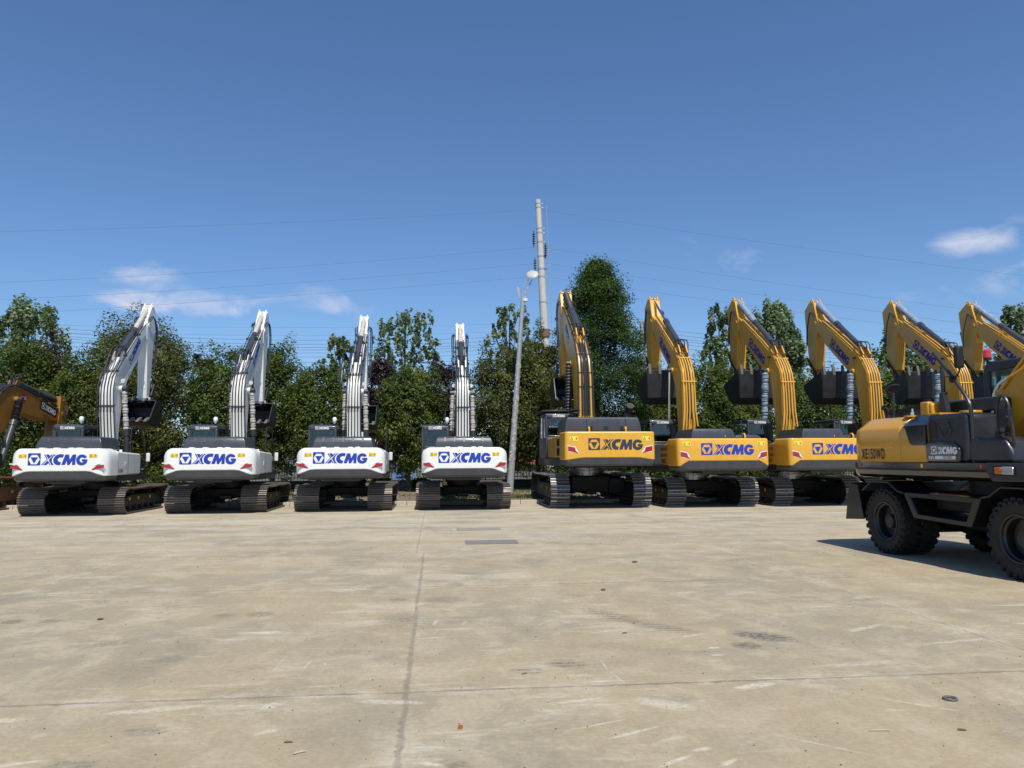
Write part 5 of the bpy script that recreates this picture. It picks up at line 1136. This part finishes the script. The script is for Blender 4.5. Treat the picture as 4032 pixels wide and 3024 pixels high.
def shed(name,px0,px1,y0,y1,Yd,dp,wm,rm,lab,cat):
    a=at(px0,y1,Yd); b=at(px1,y0,Yd); L=b.x-a.x; r_=empty(name,(a.x,Yd,0),0,lab,cat); h=b.z
    m=MB(); m.box(0,L,0,dp,0,h*.62); m.build('wall',wm,r_); m=MB(); m.prism([(-.25,h*.60),(dp*.5,h),(dp+.25,h*.60),(dp*.5,h*.98)],-.2,L+.2); rf=m.build('roof',rm,r_)
    m=MB(); k=.2
    while k<L: m.prism([(-.26,h*.60+.03),(dp*.5,h+.03),(dp*.5,h),(-.26,h*.60)],k,k+.05); k+=.33
    m.build('roof_ribs',rm,rf,smooth=False)
shed('shed',1090,1420,1790,1880,52,6,'wall_grey','shed_grey','grey corrugated shed seen through the navy railings between white excavators','shed')
shed('shed',1480,1640,1795,1890,50,6,'shed_grey','shed_grey','grey corrugated shed behind the slim trunk beside the fourth white excavator','shed')
shed('shed',2010,2100,1775,1830,46,4,'wall_grey','shed_red','small red-brown roofed shed behind the foot of the street lamp','shed')
for (px0,px1,y0,y1,Yd,mt_,lab) in ((1545,1625,1862,1893,44,'shed_blue','bright blue tarpaulin-covered stack behind the railings right of the third white excavator'),(180,340,1872,1896,44,'shed_green','teal green covered stack low behind the leftmost white excavator')):
    a=at(px0,y1,Yd); b=at(px1,y0,Yd); m=MB(); L=b.x-a.x
    m.prism([(0,0),(1.6,0),(1.5,b.z*.9),(.9,b.z),(.2,b.z*.85)],0,L); o=m.build('covered_stack',mt_,None,bevel=.06,seg=3); o.location=(a.x,Yd,0); tag(o,lab,'stack')

# ------------------------------------------------------------------ street lamp, pole, wires
b0=at(2006,1925,33); t0=at(2058,1185,33); r_=empty('street_lamp',(b0.x,33,.12),0,'leaning grey street lamp between the white and yellow excavators','street lamp')
L=lambda p:(p.x-b0.x,p.y-33,p.z-.12)
tp0=L(t0); m=MB().tube([(0,0,-.1),tp0],[.155,.085],12); npf=len(m.f)
for k in range(60):
    tt=rng.random()**.8*.55+.12; c=Vector(tp0)*tt; a=-math.pi/2+rng.normal()*.8; rad=.158-.07*tt
    w_=.025+.05*rng.random(); h_=.03+.09*rng.random(); cx,cy=c.x+math.cos(a)*rad,c.y+math.sin(a)*rad; tx,ty=-math.sin(a),math.cos(a)
    m.add([(cx-tx*w_,cy-ty*w_,c.z-h_),(cx+tx*w_,cy+ty*w_,c.z-h_*.6),(cx+tx*w_*.7,cy+ty*w_*.7,c.z+h_),(cx-tx*w_*.8,cy-ty*w_*.8,c.z+h_*.7)],[(0,1,2,3)])
q=m.build('pole','galv',r_); q.data.materials.append(MATS['wrap_pale'])
for i_,pl_ in enumerate(q.data.polygons):
    if i_>=npf: pl_.material_index=1
h0=Vector(L(at(2094,1088,33)))
MB().tube([(tp0[0],0,tp0[2]-.5),(tp0[0]-.02,-.02,tp0[2]+.15),(tp0[0]-.02,0,tp0[2]+.32)],.05,8).build('pole_top','galv',r_)
for i,(o1,o2) in enumerate(((-.09,-.10),(.10,.06))):
    MB().tube(smooth_line([(tp0[0]+o1*.4,0,tp0[2]-.1),(tp0[0]+o1+.05,0,tp0[2]+.35),(tp0[0]+.22+o1,0,tp0[2]+.75),(h0.x+o2-.05,0,h0.z-.15)],2),.022,8).build('arm','galv',r_)
m=MB()
for k in range(4): z=tp0[2]+.2+.19*k; x=tp0[0]+.04+.07*k+.02*k*k*.3; m.tube([(x-.07,0,z+.02),(x+.10,0,z-.03)],.012,6)
m.build('arm_rungs','galv',r_)
m=MB(); 
hd=[]; nseg=20
for j in range(9):
    a=math.pi*j/8; 
    for k in range(nseg):
        b_=2*math.pi*k/nseg; hd.append((.27*math.sin(a)*math.cos(b_)*(1.0),.36*math.sin(a)*math.sin(b_),.095*math.cos(a)*(1 if math.cos(a)>0 else .75)))
fs=[(j*nseg+k,j*nseg+(k+1)%nseg,(j+1)*nseg+(k+1)%nseg,(j+1)*nseg+k) for j in range(8) for k in range(nseg)]
m.add(hd,[t[::-1] for t in fs]); o=m.build('lamp_head','lamp_shell',r_); o.location=(h0.x+.02,0,h0.z+.08); o.rotation_euler=(R(38),R(-24),0)
m=MB(); m.tube([(0,0,-.055),(0,0,-.085)],[.17,.13],18); q=m.build('lamp_lens','clear_lens',o)
m=MB(); m.box(tp0[0]+.02,tp0[0]+.2,-.1,.05,tp0[2]-.02,tp0[2]+.10); m.build('control_box','white_letter',r_,bevel=.01)
m=MB(); m.prism([(tp0[0]-.18,tp0[2]+.1),(tp0[0]-.12,tp0[2]+.1),(tp0[0]-.15,tp0[2]+.62),(tp0[0]-.27,tp0[2]+.62)],-.02,.02,ax='y'); m.build('bracket_plate','galv',r_)

PY=50.; pt=at(2118,787,PY); pb=at(2143,1290,PY); dz=(pt-pb)/(pt.z-pb.z); base=pt-dz*pt.z
r_=empty('utility_pole',tuple(base),0,'tall concrete utility pole rising behind the street lamp to the top wires','utility pole')
pl=lambda z:(dz.x*z,dz.y*z,z); H=pt.z
MB().tube([pl(-.1),pl(H*.5),pl(H)],[.36,.27,.18],18).build('pole','pole_concrete',r_)
m=MB(); zs=[at(2120,y,PY).z for y in (802,818,900,917,953,1010,1058,1090,1190,1060)]
for z in zs: rad=.36-.18*z/H+.012; m.tube([pl(z-.05),pl(z+.05)],rad,18); c=pl(z); m.box(c[0]+rad-.02,c[0]+rad+.14,-.05,.05,z-.05,z+.05)
m.build('clamp_bands','galv',r_)
m=MB()
for y,s in ((940,-1),(985,1),(1045,-1)):
    z=at(2120,y,PY).z; c=pl(z); x=c[0]+s*.38-.05
    for k in range(5): m.tube([(x,-.1,z+.32-.16*k),(x,-.1,z+.26-.16*k)],[.05,.12],10)
    m.tube([(x,-.1,z+.5),(x,-.1,z-.6)],.03,6)
m.build('insulator_strings','insulator',r_)
m=MB(); x0=pl(H*.97); m.tube([(x0[0]+.55,0,H*.975),(x0[0]+.80,0,H*.6),(x0[0]+1.0,0,H*.3)],.022,6)
for k in range(18): t=k/17; z=H*(.975-.45*t); x=x0[0]+.55+.3*t; m.tube([(x-.06,0,z+.05),(x+.07,0,z-.03)],.018,5)
m.build('step_ladder_line','galv',r_)
z=at(2145,1312,PY).z; m=MB(); c=pl(z); m.tube([pl(z-.25),pl(z+.25)],.36,14); m.build('rusty_collar','rust',r_)
def wire(pts,Yd,rad,lab,grp,name='overhead_wire'):
    P=[at(a,b,Yd) for a,b in pts]
    # pass a smooth curve through the given points
    xs=np.array([p.x for p in P]); zs_=np.array([p.z for p in P]); X_=np.linspace(xs[0]-14*(xs[1]<xs[-1])*0,xs[-1],60)
    Z=np.interp(X_,xs,zs_) if len(P)<3 else np.polyval(np.polyfit(xs,zs_,min(3,len(P)-1)),X_)
    o=MB().tube([(x,Yd,z) for x,z in zip(X_,Z)],rad,5).build(name,'wire',None); tag(o,lab,'wire',grp); return o
OW=['topmost','second','third','fourth']
LW=[[(-60,913),(1100,877),(2110,826)],[(-60,1114),(1100,1054),(2112,972)],[(-60,1182),(1100,1118),(2118,1036)],[(-60,1244),(1100,1167),(2120,1088)]]
RW=[[(2134,828),(3280,991),(4150,1100)],[(2140,974),(3280,1147),(4150,1262)],[(2144,1036),(3280,1202),(4150,1322)],[(2146,1090),(3280,1248),(4150,1365)]]
for i in range(4):
    wire(LW[i],PY,.0075,OW[i]+' long wire sagging left from the tall utility pole','wires of the utility pole')
    wire(RW[i],PY,.0075,OW[i]+' long wire running down right from the tall utility pole','wires of the utility pole')
LB=[(-60,1272),(760,1332),(1140,1340),(1700,1337),(1870,1331),(2541,1290)]; RB=[(2541,1290),(2830,1322),(3300,1362),(4150,1408)]
od=['first','second','third','fourth','fifth','sixth','seventh','lowest']
for i,dy in enumerate((0,16,29,38,50,66,88,104)):
    def pw(K,nm,s):
        P=[at(a,b+dy,62) for a,b in K]; o=MB().tube([tuple(p) for p in P],.017,5).build('overhead_wire','wire',None); tag(o,od[i]+nm,'wire','bundle of low wires'); 
    pw(LB,' wire counted from the top in the low bundle left of the tall dark tree',-1); pw(RB,' wire counted from the top in the low bundle right of the tall dark tree',1)
for i,yy in enumerate((1287,1318)):
    P=[at(a,yy+b,75) for a,b in ((-60,-10),(700,0),(1500,4),(2541,-30))]; tag(MB().tube([tuple(p) for p in P],.010,5).build('overhead_wire','wire',None),['faint thin wire just over the low bundle, upper of two','faint thin wire just over the low bundle, lower of two'][i],'wire','faint wires')
p=at(2541,1800,62); r_=empty('pylon',(p.x,62,0),0,'slim grey lattice pylon between the dark tree and the first raised bucket','pylon'); Hh=at(2541,1262,62).z
m=MB()
for sx in(-1,1):
    for sy in(-1,1): m.tube([(sx*.45,sy*.45,0),(sx*.14,sy*.14,Hh)],.05,5)
for k in range(20):
    z0_,z1_=Hh*k/20,Hh*(k+1)/20; w0,w1=.45-.31*k/20,.45-.31*(k+1)/20; s=1 if k%2 else -1
    m.tube([(-s*w0,-w0,z0_),(s*w1,-w1,z1_)],.028,4); m.tube([(-s*w0,w0,z0_),(s*w1,w1,z1_)],.028,4)
m.build('lattice_mast','galv',r_)
m=MB()
for z in (Hh-.3,Hh-1.1,Hh-1.9): m.box(-1.1,1.1,-.05,.05,z,z+.1)
m.build('cross_arms','galv',r_)

# ------------------------------------------------------------------ small things on the concrete
def gz(px,py):
    d=f+rr*((px-2016)/3028)+uu*((1512-py)/3028); return Vector((0,0,1.65))+d*(-1.65/d.z)
for i,(a,b_) in enumerate((((1800,2079),(1967,2090)),((1835,2127),(2030,2144)))):
    p0=gz(a[0],b_[1]); p1=gz(b_[0],a[1]); m=MB(); m.box(p0.x,p1.x,p0.y,p1.y,.003,.012); o=m.build('cover_plate',('cover_pale','cover_dark')[i],None); tag(o,['farther and paler of two narrow drain covers in front of the fourth white excavator','nearer and darker of two narrow drain covers in front of the fourth white excavator'][i],'drain cover','drain covers')
p=gz(3742,2755); m=MB()
for k in range(24):
    a0,a1=2*math.pi*k/24,2*math.pi*(k+1)/24; m.tube([(.040*math.cos(a0),.040*math.sin(a0),0),(.040*math.cos(a1),.040*math.sin(a1),0)],.009,6,False)
o=m.build('anchor_ring','grate',None); o.location=(p.x,p.y,.008); tag(o,'small dark ring set in the concrete near the lower right corner','ring')
p=gz(1813,2868); m=MB(); m.tube([(0,0,0),(0,0,.016)],.017,6); m.tube([(0,0,.016),(0,0,.020)],.010,6); o=m.build('hex_nut','orange',None); o.location=(p.x,p.y,.001); tag(o,'small orange-brown nut lying right of the centre joint in the foreground','nut')
def stick_(px,py,L_,ang,rad,mt_,nm,lab,cat,bend=.1):
    p=gz(px,py); d=Vector((math.cos(ang),math.sin(ang),0)); n_=Vector((-d.y,d.x,0)); m=MB(); m.tube([tuple(-d*L_/2),tuple(n_*L_*bend*.5-d*L_*.15),tuple(n_*L_*bend+d*L_*.2),tuple(d*L_/2+n_*L_*.02)],[rad*.6,rad,rad*.9,rad*.4],6); o=m.build(nm,mt_,None); o.location=(p.x,p.y,rad+.001); tag(o,lab,cat); return o
stick_(1180,2968,.075,.45,.0065,'debris_pale','wood_chip','pale splinter of wood left of the centre joint, lowest in the photo','wood chip')
stick_(1135,2926,.05,-.1,.005,'debris_brown','wood_chip','short brown splinter just above the lowest pale one','wood chip')
stick_(3465,2880,.13,-.12,.005,'debris_pale','cable_tie','thin pale curved strip lying in the lower right foreground','cable tie',.05)
stick_(2065,2655,.05,.5,.004,'debris_brown','twig','short bent twig right of the centre joint just above the transverse joint','twig')
stick_(1555,2615,.05,1.2,.005,'debris_pale','wood_chip','pale chip standing out left of the centre joint in the middle ground','wood chip')
stick_(3788,2878,.05,-.5,.006,'debris_brown','dry_leaf','curled dry leaf near the lower right corner','leaf')
stick_(2460,2495,.05,.1,.006,'debris_brown','dry_leaf','dark curled leaf on the middle slab below the scuff marks','leaf')
stick_(395,2442,.06,.3,.012,'debris_brown','stone','dark stone on the left foreground slab above the long joint','stone')
stick_(2500,2216,.09,.1,.016,'debris_brown','stone','dark stone in the middle distance before the yellow excavators','stone')
stick_(2376,2326,.06,.1,.014,'debris_brown','stone','small dark stone just below the long transverse joint, right of centre','stone')
# scattered grit: too many to count
m=MB()
for k in range(900):
    y=3.8+rng.random()**1.6*20; x=(rng.random()-.42)*y*1.5; s=.0025+.006*rng.random()**2+(.008 if y>12 else 0)*rng.random(); a=rng.random()*3.14; z=.001
    q=[(x+math.cos(a+2.09*j)*s*(1+.4*rng.random()),y+math.sin(a+2.09*j)*s,z) for j in range(3)]; m.add(q+[(x,y,z+s*.9)],[(0,1,3),(1,2,3),(2,0,3)])
tag(m.build('grit','debris_brown',None,smooth=False),kind='stuff')
for o in bpy.data.objects:
    if o.name.split('.')[0] in('grass','far_wood','grit'): pass
